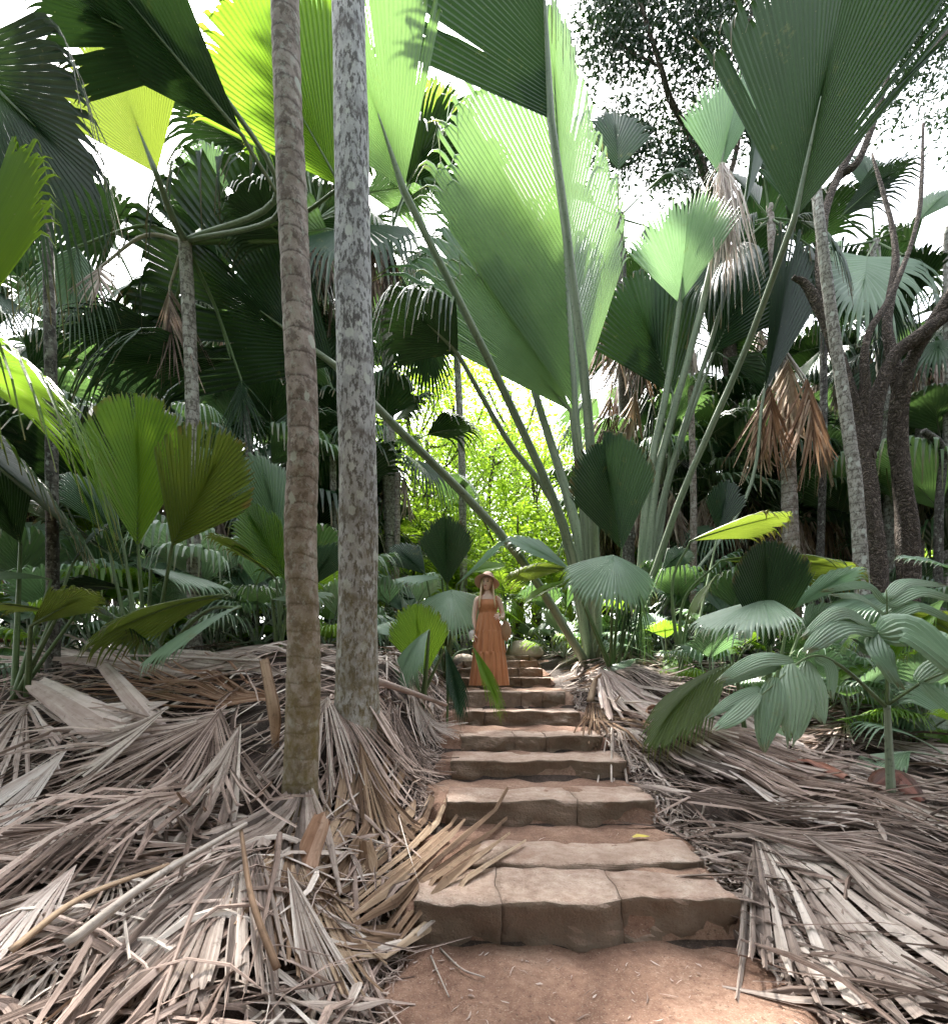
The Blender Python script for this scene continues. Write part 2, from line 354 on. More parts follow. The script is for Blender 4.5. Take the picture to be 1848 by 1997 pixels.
def leaf_part(parent, hub, tip, nrm, mat='leaf', base=None, mid=None, pr=(.04, .018), pm='petiole', name='leaf', **kw):
    V, Fc, UV, rib = fan(hub, tip, nrm, **kw)
    o = obj(name, V, Fc, M[mat], parent, UV)
    pts = ([Vector(base)] + [Vector(m) for m in (mid or [])] if base is not None else [rib[0] - (rib[1] - rib[0]) * 2])
    n0 = 14 if base is not None else 3
    body = catmull(pts + [rib[0]], n0) + rib[1:]
    n1 = len(body)
    f0 = n0 / n1
    def rad(t): return pr[0] + (pr[1] - pr[0]) * t / f0 if t < f0 else pr[1] * (1 - .85 * (t - f0) / (1 - f0))
    v, f, u = tube(body, rad, 8, .8)
    p = obj('leaf_stalk', v, f, M[pm], o, u, True)
    return o
def strip(pts, w, nrm, fold=.3, taper=.75, wm=.35):
    """a folded blade along pts: verts, faces, uv"""
    V = []; UV = []; Fc = []; n = len(pts)
    for i, p in enumerate(pts):
        t = i / (n - 1); d = (pts[min(i + 1, n - 1)] - pts[max(i - 1, 0)]).normalized()
        s = d.cross(nrm); s = s.normalized() if s.length > 1e-5 else Vector((1, 0, 0)); nn = s.cross(d)
        ww = w * .5 * (min(1, .35 + t / wm * .65) if t < wm else max(.04, 1 - ((t - wm) / (1 - wm)) ** 1.8 * taper - (.2 if t == 1 else 0)))
        V += [tuple(p - s * ww), tuple(p + nn * ww * fold), tuple(p + s * ww)]; UV += [(0, t), (.5, t), (1, t)]
        if i:
            o = i * 3 - 3; Fc += [[o, o + 1, o + 4, o + 3], [o + 1, o + 2, o + 5, o + 4]]
    return V, Fc, UV
def pinnate(pts, n=34, ll=.55, w=.035, droop=.5, ang=55, up=.25, r0=.02, seed=0, twist=0.0, gone=0.0):
    """a feather frond along pts; returns (leaflets, rachis)"""
    rg = random.Random(seed); pts = catmull(pts, 24); L = len(pts) - 1; out = []
    for k in range(n):
        t = .12 + .88 * k / (n - 1); x = t * L; i = min(int(x), L - 1); p = pts[i].lerp(pts[i + 1], x - i); d = (pts[i + 1] - pts[i]).normalized()
        sd = d.cross(Vector((0, 0, 1))); sd = sd.normalized() if sd.length > .05 else Vector((1, 0, 0)); nn = sd.cross(d)
        l = ll * math.sin(math.pi * min(1, .18 + .8 * t)) ** .6 * rg.uniform(.85, 1.1)
        for sg in (-1, 1):
            if gone and rg.random() < gone: continue
            a = R(ang * (1 - .55 * t) + rg.uniform(-6, 6)); dr = (d * math.cos(a) + sd * sg * math.sin(a) + nn * (up + rg.uniform(-.08, .08))).normalized()
            q = []
            for j in range(5):
                s = j / 4; q.append(p + dr * l * s + Vector((0, 0, -droop * l * s * s)))
            st = strip(q, w * rg.uniform(.8, 1.15), nn + sd * sg * twist, .35)
            out.append((st[0], st[1], [(a_ + k * 2 + (sg > 0) + seed, b_) for a_, b_ in st[2]]))
    return merge(out), tube(pts, (r0, r0 * .2), 6)
# ------------------------------------------------------------------ ground, path, steps
def sheet(name, xs, ys, zf, mat):
    X, Y = np.meshgrid(xs, ys); Z = zf(X, Y); nx, ny = len(xs), len(ys)
    V = np.stack([X.ravel(), Y.ravel(), Z.ravel()], 1)
    i = np.arange(nx - 1)[None, :] + np.arange(ny - 1)[:, None] * nx; i = i.ravel()
    return obj(name, V, np.stack([i, i + 1, i + nx + 1, i + nx], 1), mat, None, None, True)
xs = np.unique(np.concatenate([-np.geomspace(6, 300, 26)[::-1], np.arange(-6, 6.01, .08), np.geomspace(6, 300, 26)]))
ys = np.unique(np.concatenate([-np.geomspace(.5, 40, 12)[::-1], np.arange(-.5, 11, .08), np.geomspace(11, 350, 40)]))
tag(sheet('ground', xs, ys, ground, M['floor']), 'dark forest floor sloping up on both sides of the steps', kind='structure')

STEPS = [  # front edge y, riser foot z, top z, x0, x1, joints between the blocks, block depth
    (2.28, -.02, .215, -.285, 1.275, (.126, .725), .36),
    (2.67, .15, .245, -.02, 1.31, (), .34),
    (3.30, .23, .405, -.20, 1.28, (.72,), .40),
    (3.98, .385, .555, -.20, 1.30, (), .40),
    (4.50, .53, .69, -.14, 1.22, (.39, .69), .36),
    (5.44, .67, .84, -.10, 1.22, (.12,), .38),
    (5.98, .82, 1.034, -.16, 1.17, (.60, .86), .40),
    (7.69, 1.02, 1.184, -.26, 1.25, (.3, .75), .38),
    (8.60, 1.17, 1.34, -.28, 1.25, (.45, .8), .38),
    (9.40, 1.32, 1.49, -.22, 1.28, (.3, .9), .38),
    (10.2, 1.47, 1.62, -.2, 1.2, (.4,), .38)]
pk = [(-3, -.012), (0, -.005)]
for i, s in enumerate(STEPS):
    pk += [(s[0] + .03, (pk[-1][1])), (s[0] + .06, s[2] - .03), (s[0] + s[6] - .02, s[2] - .012)]
PK = np.array(pk + [(10.8, 1.61), (14, 1.7)]).T
def pathz(x, y):
    e = np.minimum(x + .42, 1.42 - x)
    n = .012 * np.sin(9 * x + 3 * y) * np.sin(7 * y - 2 * x) + .006 * np.sin(23 * x + 11 * y)
    return np.interp(y, *PK) + n - .09 * (1 - ss(-.02, .16, e + .05 * np.sin(7 * y) + .03 * np.sin(17 * y)))
tag(sheet('path', np.arange(-.62, 1.66, .03), np.arange(-1, 13, .03), pathz, M['soil']), 'red earth path between the steps', kind='structure')

def stone(name, x0, x1, y0, y1, z0, z1, parent, seed, cut=13, rough=.042, rnd=.016):
    bm = bmesh.new(); bmesh.ops.create_cube(bm, size=1)
    bmesh.ops.subdivide_edges(bm, edges=bm.edges[:], cuts=cut, use_grid_fill=True)
    c = Vector(((x0 + x1) / 2, (y0 + y1) / 2, (z0 + z1) / 2)); h = Vector(((x1 - x0) / 2, (y1 - y0) / 2, (z1 - z0) / 2)); off = Vector((seed * 3.1, seed * 1.7, 0)); rnd = .007 if cut < 15 else .012
    for v in bm.verts:
        p = Vector((v.co.x * 2 * h.x, v.co.y * 2 * h.y, v.co.z * 2 * h.z))
        inn = Vector([max(-a + rnd, min(a - rnd, b)) for a, b in zip(h, p)]); d = p - inn
        if d.length > 1e-6: p = inn + d.normalized() * min(d.length, rnd)
        w = p + c
        n1 = mnoise.noise_vector(w * 3.1 + off); n2 = mnoise.noise_vector(w * 8 + off); n3 = mnoise.noise_vector(w * 22 + off)
        w = w + Vector((n1.x * rough * .6 + n2.x * rough * .4, n1.y * rough * 1.5 + n2.y * rough * .9 + n3.y * rough * .3, (n1.z * .3 + n2.z * .25 + n3.z * .10) * rough))
        v.co = w
    return bobj(name, bm, M['stone'], parent, True)
ords = ['lowest broad stone step, three mossy blocks wide', 'thin stone slab lying just behind the lowest step', 'second full stone step with rough dark riser', 'third full stone step with worn pale edge',
        'fourth full stone step, three joints in its riser', 'fifth full stone step, low and rounded', 'stone step with the woman standing on its tread', 'stone step right behind the hem of the orange dress',
        'stone step second behind the woman', 'stone step third behind the woman', 'topmost stone step in front of the pale boulder']
for i, (y, zb, zt, x0, x1, jn, dp) in enumerate(STEPS):
    t = thing('stone_step', ords[i], 'step', ((x0 + x1) / 2, y, zb), 'stone steps climbing the path')
    b = [x0] + list(jn) + [x1]
    for k in range(len(b) - 1):
        dz = RNG.uniform(-.003, .003); dy = RNG.uniform(-.012, .02)
        stone('stone_block', b[k] + .0003, b[k + 1] - .0003, y + dy, y + dp + RNG.uniform(-.02, .05), zb - .06, zt + dz, t, i * 7, 15 if b[k + 1] - b[k] > 1 else 11)

# ------------------------------------------------------------------ the two tall foreground trunks and the thin ones
def palm_trunk(name, label, pts, r0, r1, mat, ringsp, amp=.05, sides=20, flare=.25, n=150, group=None, cat='palm tree'):
    base = Vector(pts[0]); t = thing(name, label, cat, base, group)
    rg = random.Random(len(label)); ph = [rg.uniform(0, 6) for _ in range(6)]
    ln = sum((Vector(pts[i + 1]) - Vector(pts[i])).length for i in range(len(pts) - 1))
    def bump(s, th):
        w = (s / ringsp + .12 * math.sin(th + s * 2 + ph[0]) + .35 * math.sin(2.1 * s + ph[3]) + .2 * math.sin(5.3 * s + ph[4])) % 1
        return 1 + amp * (math.exp(-((w - .5) / .42) ** 6) - .5) + .022 * math.sin(3 * th + ph[1] + s) + .035 * math.sin(2.3 * s + ph[2] + th) + .02 * math.sin(6.1 * s + 2 * th + ph[5]) + flare * math.exp(-s / .22)
    v, f, u = tube(catmull(pts, n), (r0, r1), sides, bump=bump)
    obj('trunk', v, f, mat if not isinstance(mat, str) else M[mat], t, u, True); return t
b1 = P(583, 1660, 2.86); b1.z = gz(b1.x, b1.y) - .1
T1 = palm_trunk('palm_tree', 'brown ringed palm trunk, the thinner of the two tall trunks left of the path', [b1, P(592, 1300, 2.86), P(586, 1050, 2.87), P(592, 820, 2.86), P(574, 500, 2.88), P(562, 250, 2.88), P(556, 0, 2.9), P(548, -500, 2.9)], .098, .076, 'trunk_brown', .15, .06, 24, .35)
b2 = P(697, 1480, 3.6); b2.z = gz(b2.x, b2.y) - .1
T2 = palm_trunk('palm_tree', 'pale grey palm trunk blotched with lichen, the thicker one nearest the path', [b2, P(697, 1300, 3.6), P(696, 900, 3.6), P(688, 450, 3.6), P(680, 0, 3.6), P(674, -400, 3.6)], .160, .112, 'trunk_grey', .33, .02, 24, .3)
def onground(u, y, dv=0): p = P(u, 1300, y); p.z = gz(p.x, p.y) - .05; return p
palm_trunk('palm_tree', 'slender dark palm pole standing alone near the left edge', [onground(103, 4.6), P(103, 1150, 4.6), P(101, 850, 4.6), P(97, 650, 4.6), P(92, 380, 4.7)], .055, .045, 'trunk_dark', .22, .05, 14)

# ------------------------------------------------------------------ the giant fan palm in the middle
UP = (0, -.3, .95)
def plant(name, label, cat, base, leaves, group=None, stubs=0, seed0=0):
    t = thing(name, label, cat, base, group)
    for i, lf in enumerate(leaves):
        lf = dict(lf); hub = lf.pop('hub'); tip = lf.pop('tip'); nrm = lf.pop('n'); b = lf.pop('base', base); lf.setdefault('seed', seed0 * 13 + i)
        leaf_part(t, hub, tip, nrm, base=b, **lf)
    return t
kb = onground(1160, 8.3)
def kbase(dx, dy=0): return kb + Vector((dx, dy, -.05))
BIG = dict(pleat=.42, split=.86, tipd=.10, rag=.14, tears=3)
K = thing('giant_fan_palm', 'giant fan palm with huge pleated leaves beside the woman', 'palm tree', kb)
def addK(**lf):
    hub = lf.pop('hub'); tip = lf.pop('tip'); nrm = lf.pop('nrm'); leaf_part(K, hub, tip, nrm, **lf)
addK(hub=P(1122, 800, 7.5), tip=P(1062, -110, 6.9), nrm=(.38, -.9, .1), A=33, n=88, side=.68, pw=1.6, costa=.72, fold=-22, mat='big', base=kbase(-.02), mid=[P(1148, 1050, 8.0)], pr=(.10, .05), wave=.01, seed=1, asym=(.9, .95), **BIG)
addK(hub=P(1114, 802, 7.6), tip=P(830, 492, 7.2), nrm=(-.2, -.95, .25), A=22, n=40, side=.8, costa=.12, fold=4, mat='big', base=kbase(-.06), mid=[P(1140, 1060, 8.05)], pr=(.07, .035), seed=2, **BIG)
addK(hub=P(1073, 232, 6.1), tip=P(1045, -330, 5.4), nrm=(-.6, .78, .15), A=66, n=70, side=.85, pw=1.4, costa=.6, fold=36, asym=(.4, 1), mat='leaf', base=kbase(.06), mid=[P(1150, 860, 7.3), P(1110, 500, 6.6)], pr=(.085, .05), seed=3, **BIG)
addK(hub=P(652, 712, 6.0), tip=P(215, 390, 5.5), nrm=(.12, .9, .32), A=44, n=46, side=.86, pw=2, costa=.35, fold=8, edge=.15, mat='leaf', base=kbase(-.12, -.1), mid=[P(1000, 1070, 7.4), P(745, 805, 6.4)], pr=(.085, .05), pleat=.6, split=.86, tipd=.25, rag=.2, tears=5, wave=.015, seed=4)
addK(hub=P(787, 372, 5.9), tip=P(600, -190, 5.0), nrm=(-.1, .8, .5), A=38, n=46, side=.85, costa=.3, fold=10, mat='big', base=kbase(-.08), mid=[P(1110, 1060, 7.9), P(1000, 800, 7.1)], pr=(.09, .05), seed=5, **BIG)
addK(hub=P(1548, 428, 5.6), tip=P(1690, -230, 4.8), nrm=(.2, .85, .35), A=36, n=52, side=.9, costa=.4, fold=14, mat='leaf', base=kbase(.25), mid=[P(1262, 1150, 7.9), P(1335, 950, 7.4), P(1450, 690, 6.6)], pr=(.085, .045), seed=6, **BIG)
addK(hub=P(893, 690, 7.0), tip=P(735, 520, 6.2), nrm=(.2, .5, .8), A=50, n=40, side=.8, costa=.4, fold=-10, edge=.5, bend=.25, mat='leaf', base=kbase(-.05, .15), mid=[P(1090, 1010, 8.0), P(990, 860, 7.6)], pr=(.07, .035), pleat=.5, split=.68, tipd=.45, rag=.2, seed=7)
addK(hub=P(1042, 762, 8.3), tip=P(915, 330, 8.6), nrm=(-.1, -.8, .4), A=40, n=40, side=.8, costa=.4, fold=8, mat='waxy', base=kbase(.0, .2), mid=[P(1130, 1060, 8.4)], pr=(.13, .06), pleat=.5, split=.7, tipd=.25, rag=.15, seed=8)
addK(hub=P(1490, 765, 8.6), tip=P(1560, 430, 8.4), nrm=(.5, -.7, .3), A=24, n=24, side=.85, costa=.5, fold=10, mat='leaf', base=kbase(.3, .2), mid=[P(1440, 1000, 8.6)], pr=(.05, .03), seed=9, **BIG)
# ------------------------------------------------------------------ other palms and young plants, leaf by leaf
def L(t, hub, tip, nrm, A, mat='leaf', mid=None, base=None, n=26, **k):
    k.setdefault('side', .7); k.setdefault('costa', .5); k.setdefault('fold', 8); k.setdefault('pr', (.028, .014)); k.setdefault('pm', 'petiole_green'); k.setdefault('tipd', .08)
    if base is None: base = ORG[t.name] + Vector((RNG.uniform(-.06, .06), RNG.uniform(-.06, .06), 0))
    return leaf_part(t, P(*hub), P(*tip), nrm, mat=mat, base=base, mid=[P(*m) for m in (mid or [])], A=A, n=n, **k)
CAM = (0, -1, .15); UPF = (0, -.55, .85); UPB = (0, .5, .85); TOP = (0, 0, 1)

# pale-leaved palm right of the giant one, with a hanging dry flower head
t = thing('fan_palm', 'pale blue-green fan palm with hanging dry flower head, right of the giant palm', 'palm tree', onground(1245, 9.2))
L(t, (1325, 592, 8.6), (1345, 372, 8.0), (-.3, -.7, .7), 50, 'pale', [(1262, 960, 9), (1300, 760, 8.8)], n=34, fold=26, costa=.25, side=.85, pr=(.10, .045), pm='petiole', tipd=.02)
L(t, (1402, 340, 8.2), (1450, 120, 7.7), (-.4, -.7, .6), 46, 'pale', [(1275, 960, 9), (1300, 850, 8.9), (1385, 530, 8.4)], n=34, fold=26, costa=.3, side=.85, pr=(.10, .045), pm='petiole', tipd=.02)
L(t, (1452, 400, 8.6), (1500, 60, 8.4), (.75, -.6, .2), 24, 'leaf', [(1290, 980, 9.3), (1400, 620, 9)], n=24, pr=(.07, .03), pm='petiole')
L(t, (1312, 770, 9.6), (1215, 520, 9.3), (-.2, -.9, .3), 40, 'leaf', [(1295, 1000, 9.5)], n=30, side=.8, pr=(.05, .03), pm='petiole')
L(t, (1390, 690, 9.4), (1500, 470, 9.2), (.1, -.9, .3), 42, 'leaf', [(1300, 960, 9.4)], n=30, pr=(.05, .03), pm='petiole')
parts = []
for i in range(130):
    a = RNG.uniform(0, 6.28); r = abs(RNG.gauss(0, .10)); l = RNG.uniform(.5, 1) * 2.05
    p0 = P(1410 + RNG.uniform(-8, 8), 315 + RNG.uniform(0, 15), 7.9); q = []
    for j in range(7):
        s = j / 6; q.append(p0 + Vector((math.cos(a) * r * 2.0 * s ** .6 + .12 * s + .02 * math.sin(9 * s + i), math.sin(a) * r * 2 * s ** .6, -l * s)))
    v, f, u = strip(q, RNG.uniform(.012, .03), Vector((math.sin(a * 5), math.cos(a * 5), 0)), .3, .5); parts.append((v, f, [(x + i * .37, y) for x, y in u]))
v, f, u = merge(parts); tag(obj('dry_flower_head', v, f, M['deadpale'], t, u), 'pale dry tassel of hanging strands', kind='stuff')

# ringed palm with a skirt of dead brown fronds
t = palm_trunk('skirted_palm', 'ringed brown palm with a skirt of hanging dead fronds', [onground(1545, 9.0), P(1540, 1000, 9), P(1530, 800, 9), P(1512, 560, 9.1), P(1500, 400, 9.2)], .16, .06, 'trunk_brown', .2, .05, 16, group=None)
for i, (h, tp, A_) in enumerate([((1572, 738, 8.6), (1592, 940, 8.5), 26), ((1500, 752, 8.6), (1512, 935, 8.5), 30), ((1535, 700, 8.9), (1540, 900, 8.7), 30), ((1478, 780, 8.9), (1490, 960, 8.8), 18), ((1600, 800, 9), (1615, 960, 9), 16)]):
    L(t, h, tp, CAM, A_, 'rust' if i < 2 else 'deadtan', base=P(1528, 680, 9.0), n=22, split=.35, crumple=.35, rag=.3, fold=-25, pleat=.9, pm='petiole_dead', name='dead_leaf', tipd=0, seed=50 + i)
for i, (h, tp) in enumerate([((1450, 470, 9), (1330, 560, 8.6)), ((1560, 430, 9), (1690, 500, 8.7)), ((1520, 380, 9), (1560, 220, 8.8)), ((1490, 340, 9.1), (1470, 190, 8.9)), ((1470, 430, 9), (1390, 420, 8.7)), ((1530, 440, 8.9), (1590, 400, 8.6)), ((1480, 400, 9.2), (1400, 280, 9.4)), ((1580, 480, 9.4), (1650, 620, 9.2))]):
    L(t, h, tp, UPF, 48, 'leaf', base=P(1500, 425, 9.2), n=26, split=.6, tipd=.35, seed=60 + i, bend=.2)
# another dead-skirted palm, behind the big middle leaf
t = palm_trunk('skirted_palm', 'palm with shaggy grey dead fronds close behind the giant leaf', [onground(1225, 10.5), P(1222, 1000, 10.5), P(1215, 700, 10.5), P(1205, 420, 10.6)], .15, .12, 'trunk_dark', .2, .05, 14)
for i, (h, tp, A_, m_) in enumerate([((1240, 760, 10), (1205, 930, 9.9), 26, 'deadtan'), ((1190, 770, 10.2), (1175, 930, 10), 22, 'dead'), ((1245, 660, 10), (1262, 800, 9.8), 28, 'dead'), ((1225, 640, 10.2), (1185, 790, 10), 26, 'deadgrey'), ((1280, 720, 10.2), (1255, 905, 10), 20, 'leaf'), ((1190, 600, 10.3), (1160, 760, 10), 24, 'dead')]):
    L(t, h, tp, CAM, A_, m_, base=P(1215, 600, 10.5), n=20, split=.35, crumple=.35, rag=.3, fold=-25, pleat=.9, pm='petiole_dead', name='dead_leaf', tipd=0, seed=70 + i)
for i, (h, tp) in enumerate([((1160, 400, 10.5), (1060, 330, 10)), ((1250, 380, 10.5), (1350, 300, 10.2)), ((1205, 330, 10.6), (1200, 160, 10.6)), ((1260, 440, 10.5), (1340, 530, 10))]):
    L(t, h, tp, UPF, 48, 'leaf', base=P(1205, 425, 10.6), n=26, split=.6, tipd=.35, seed=80 + i, bend=.2)

# overhanging leaves in the upper left: two palms beyond the left edge
lb = onground(-520, 3.9)
t = palm_trunk('overhanging_palm', 'palm beyond the left edge whose big leaves overhang the upper left corner', [lb, P(-500, 900, 3.9), P(-470, 520, 3.9)], .12, .1, 'trunk_grey', .3, .02, 14)
hd = P(-470, 520, 3.9)
L(t, (-90, 90, 3.5), (232, 405, 3.5), (-.45, .5, .75), 36, 'leaf', [(-300, 200, 3.7)], hd, n=40, side=.85, costa=.5, fold=-8, edge=.2, split=.7, tipd=.30, pr=(.06, .03), pm='petiole', seed=101)
L(t, (-150, 760, 2.9), (30, 245, 3.0), (.55, .75, .2), 40, 'sunlit', [(-300, 700, 3.3)], hd, n=44, side=.8, costa=.5, fold=10, split=.85, tipd=.12, pr=(.05, .025), pm='petiole', seed=102)  # stands in shade; the sunlit colour makes it glow yellow
L(t, (-200, 640, 3.7), (200, 790, 3.4), (.1, .45, .9), 34, 'young', [(-350, 560, 3.8)], hd, n=40, side=.8, costa=.5, split=.55, tipd=.35, edge=.4, pr=(.05, .025), seed=103)
L(t, (-160, 780, 4.2), (160, 1040, 4.0), (.3, .5, .8), 26, 'leaf', [(-350, 650, 4)], hd, n=30, side=.8, costa=.6, split=.8, tipd=.1, pr=(.05, .025), seed=104)
tb = onground(380, 5.6)
t = palm_trunk('overhanging_palm', 'palm hidden behind the dark left fan, its olive and dark leaves filling the upper left', [tb, P(378, 1000, 5.6), P(372, 700, 5.6), P(360, 470, 5.5)], .075, .07, 'trunk_thin', .2, .04, 14)
hd = P(360, 470, 5.5)
L(t, (305, 338, 4.7), (178, 20, 4.4), (.1, .9, .3), 44, 'olive', [(335, 420, 5.1)], hd, n=46, side=.9, costa=.3, fold=6, split=.9, pr=(.05, .03), pm='petiole', seed=111)
L(t, (474, 266, 4.2), (150, -120, 3.5), (.25, .85, .4), 27, 'leaf', [(540, 420, 4.8)], hd, n=34, side=.92, costa=.75, fold=12, split=.9, pr=(.028, .018), pm='petiole', seed=112)
L(t, (560, 470, 5.6), (430, 350, 5.0), (.0, .5, .85), 60, 'leaf', [], hd, n=34, side=.85, costa=.4, edge=.3, split=.75, tipd=.3, pr=(.04, .025), seed=113)
L(t, (665, 365, 4.9), (430, -60, 4.4), (-.1, .88, .4), 36, 'young', [(560, 430, 5.4)], hd, n=40, side=.9, costa=.4, split=.88, pr=(.028, .018), pleat=.75, seed=114)
L(t, (150, 480, 5.5), (130, 640, 5.4), (.3, -.6, .6), 40, 'waxy', [(280, 440, 5.5)], hd, n=26, side=.8, split=.5, tipd=.3, seed=115)
L(t, (195, 520, 5.5), (190, 590, 5.3), CAM, 42, 'deadgrey', [(280, 460, 5.5)], hd, n=20, split=.4, crumple=.3, name='dead_leaf', pm='petiole_dead', seed=116)
L(t, (330, 560, 5.6), (335, 740, 5.5), CAM, 30, 'dead', [], hd, n=22, split=.3, crumple=.4, fold=-25, name='dead_leaf', pm='petiole_dead', seed=117)
L(t, (450, 700, 5.9), (130, 690, 5.4), (.0, .55, .8), 24, 'leaf', [(420, 600, 5.8)], hd, n=30, split=.6, tipd=.35, bend=.1, seed=118)
L(t, (470, 740, 5.9), (480, 880, 5.8), CAM, 30, 'leaf', [(420, 600, 5.8)], hd, n=24, split=.3, crumple=.25, seed=119)

L(t, (400, 130, 4.1), (40, -40, 3.5), (.2, .8, .5), 30, 'leaf', [(540, 380, 4.8)], hd, n=36, side=.9, costa=.6, split=.88, pr=(.035, .02), pm='petiole', seed=120, tears=4)
L(t, (560, 350, 6.6), (520, 190, 6.4), (.0, .9, .3), 46, 'young', [(440, 440, 6)], hd, n=30, side=.85, split=.7, tipd=.2, seed=121)
L(t, (420, 400, 6.6), (390, 250, 6.5), (.1, -.9, .3), 46, 'waxy', [(400, 440, 6)], hd, n=30, side=.85, split=.6, tipd=.3, seed=122)
L(t, (240, 430, 6.0), (30, 420, 5.8), (.0, .5, .8), 46, 'leaf', [(300, 440, 5.8)], hd, n=30, side=.85, split=.55, tipd=.45, bend=.2, seed=123)
L(t, (320, 640, 5.9), (60, 640, 5.5), (.0, .5, .8), 34, 'leaf', [(350, 560, 5.7)], hd, n=30, split=.5, tipd=.4, bend=.15, seed=124)
# light green palm between the trunks and the giant leaf, far behind
t = palm_trunk('fan_palm', 'light green fan palm seen in the gap above the grey trunk and giant leaf', [onground(905, 12.5), P(900, 900, 12.5), P(885, 600, 12.5), P(880, 420, 12.5)], .10, .08, 'trunk_thin', .2, .04, 12)
hd = P(880, 420, 12.5)
for i, (h, tp, m_) in enumerate([((872, 300, 12), (838, 90, 11.6), 'young'), ((930, 380, 12), (960, 230, 11.8), 'young'), ((820, 400, 12), (760, 330, 11.6), 'young'), ((840, 480, 12), (790, 560, 11.6), 'leaf'), ((930, 470, 12), (1000, 500, 11.8), 'leaf'), ((880, 520, 12), (900, 640, 11.8), 'young')]):
    L(t, h, tp, (0, -.5, .6), 44, m_, [], hd, n=28, split=.6, tipd=.3, bend=.15, seed=130 + i)
# fan palm in the upper right background with pale drooping fans
t = palm_trunk('fan_palm', 'fan palm with pale drooping fans in front of the sky, upper right', [onground(1735, 10.2), P(1730, 900, 10.2), P(1715, 650, 10.2), P(1705, 470, 10.2)], .12, .09, 'trunk_thin', .2, .04, 12)
hd = P(1705, 470, 10.2)
for i, (h, tp, n_, A_, m_) in enumerate([((1690, 500, 9.6), (1690, 590, 8.9), (0, -.8, .6), 80, 'pale'), ((1640, 420, 9.8), (1780, 290, 9.5), (.2, .5, .8), 26, 'leaf'), ((1790, 430, 9.6), (1880, 330, 9.4), (.2, -.6, .7), 40, 'waxy'), ((1770, 500, 9.6), (1860, 560, 9.2), (.2, -.5, .8), 44, 'waxy'), ((1640, 480, 9.8), (1560, 470, 9.5), (-.1, -.5, .8), 40, 'pale'), ((1730, 560, 9.8), (1740, 680, 9.5), (0, -.9, .3), 40, 'leaf'), ((1700, 390, 10), (1690, 250, 10), (0, -.9, .3), 36, 'leaf')]):
    L(t, h, tp, n_, A_, m_, [], hd, n=30, split=.6, tipd=.25, bend=.25, seed=140 + i)
# young plants left of the trunks
t = thing('young_fan_palm', 'young palm with one broad upright bright green leaf, left of the brown trunk', 'palm', onground(285, 4.75))
L(t, (268, 1065, 4.6), (268, 765, 4.5), (.1, -.95, .1), 31, 'young', n=40, side=.66, pw=2.2, costa=.72, fold=6, split=.97, tipd=.0, tears=2, pleat=.4, seed=201)
L(t, (335, 1065, 4.4), (455, 842, 4.2), (.2, -.9, .2), 36, 'olive', n=34, side=.7, pw=2, costa=.66, fold=10, split=.93, tipd=.0, tears=7, pleat=.55, seed=202)
L(t, (445, 1160, 4.2), (160, 1185, 4.0), (.1, .35, .9), 20, 'olive', [(350, 1190, 4.5)], n=24, costa=.7, bend=.35, fold=-20, seed=203)
L(t, (468, 1182, 4.0), (245, 1262, 3.7), (-.2, -.3, .9), 24, 'pale', [(390, 1200, 4.4)], n=28, costa=.7, bend=.2, fold=-18, split=.85, seed=204)
L(t, (295, 1110, 4.7), (450, 1118, 4.6), (.1, -.2, 1), 30, 'pale', n=24, bend=.2, fold=-15, seed=205)
L(t, (240, 1060, 4.9), (120, 900, 4.9), (.5, -.7, .3), 22, 'waxy', n=26, costa=.6, bend=.1, seed=206)
L(t, (215, 1080, 5.0), (40, 960, 4.9), (.3, .3, .8), 26, 'leaf', n=28, costa=.6, bend=.15, seed=207)
L(t, (250, 1150, 5.0), (110, 1120, 4.8), (.1, .3, .9), 30, 'leaf', n=26, costa=.6, bend=.25, seed=208)
t = thing('young_fan_palm', 'young palm with arching green leaves directly behind the brown trunk', 'palm', onground(545, 5.2))
L(t, (570, 1140, 5.0), (455, 965, 4.9), (-.3, -.8, .5), 24, 'young', n=28, costa=.7, bend=.15, seed=211)
L(t, (540, 1130, 5.1), (420, 1020, 5.0), (.3, .3, .8), 20, 'olive', n=24, costa=.7, bend=.2, seed=212)
L(t, (560, 1100, 5.2), (500, 870, 5.3), (.5, -.7, .3), 26, 'waxy', n=28, costa=.6, seed=213)
L(t, (530, 1170, 5.0), (640, 1130, 4.9), (.0, -.4, .9), 34, 'waxy', n=26, bend=.25, fold=-15, seed=214)
L(t, (600, 1150, 5.2), (660, 1050, 5.2), (.2, -.7, .6), 30, 'leaf', n=26, bend=.1, seed=215)
t = thing('young_fan_palm', 'low palm with olive leaves at the far left edge below the dark pole', 'palm', onground(30, 4.2))
L(t, (115, 1195, 4.1), (-60, 1150, 3.8), (.1, .2, .95), 30, 'olive', n=26, costa=.7, bend=.2, fold=-10, seed=221)
L(t, (100, 1130, 4.4), (-40, 1090, 4.2), (.1, -.3, .9), 30, 'waxy', n=26, costa=.6, bend=.25, fold=-15, seed=222)
L(t, (140, 1100, 4.6), (205, 1010, 4.6), (-.4, -.6, .6), 32, 'leaf', n=26, bend=.1, seed=223)
L(t, (40, 1060, 4.5), (-30, 900, 4.4), (.3, -.8, .3), 30, 'leaf', n=26, seed=224)
L(t, (160, 1180, 4.4), (330, 1230, 4.2), (.0, .3, .9), 24, 'leaf', n=24, bend=.2, seed=225)
L(t, (60, 1220, 4.0), (200, 1130, 4.0), (-.3, .5, .8), 24, 'olive', n=24, bend=.2, seed=226)

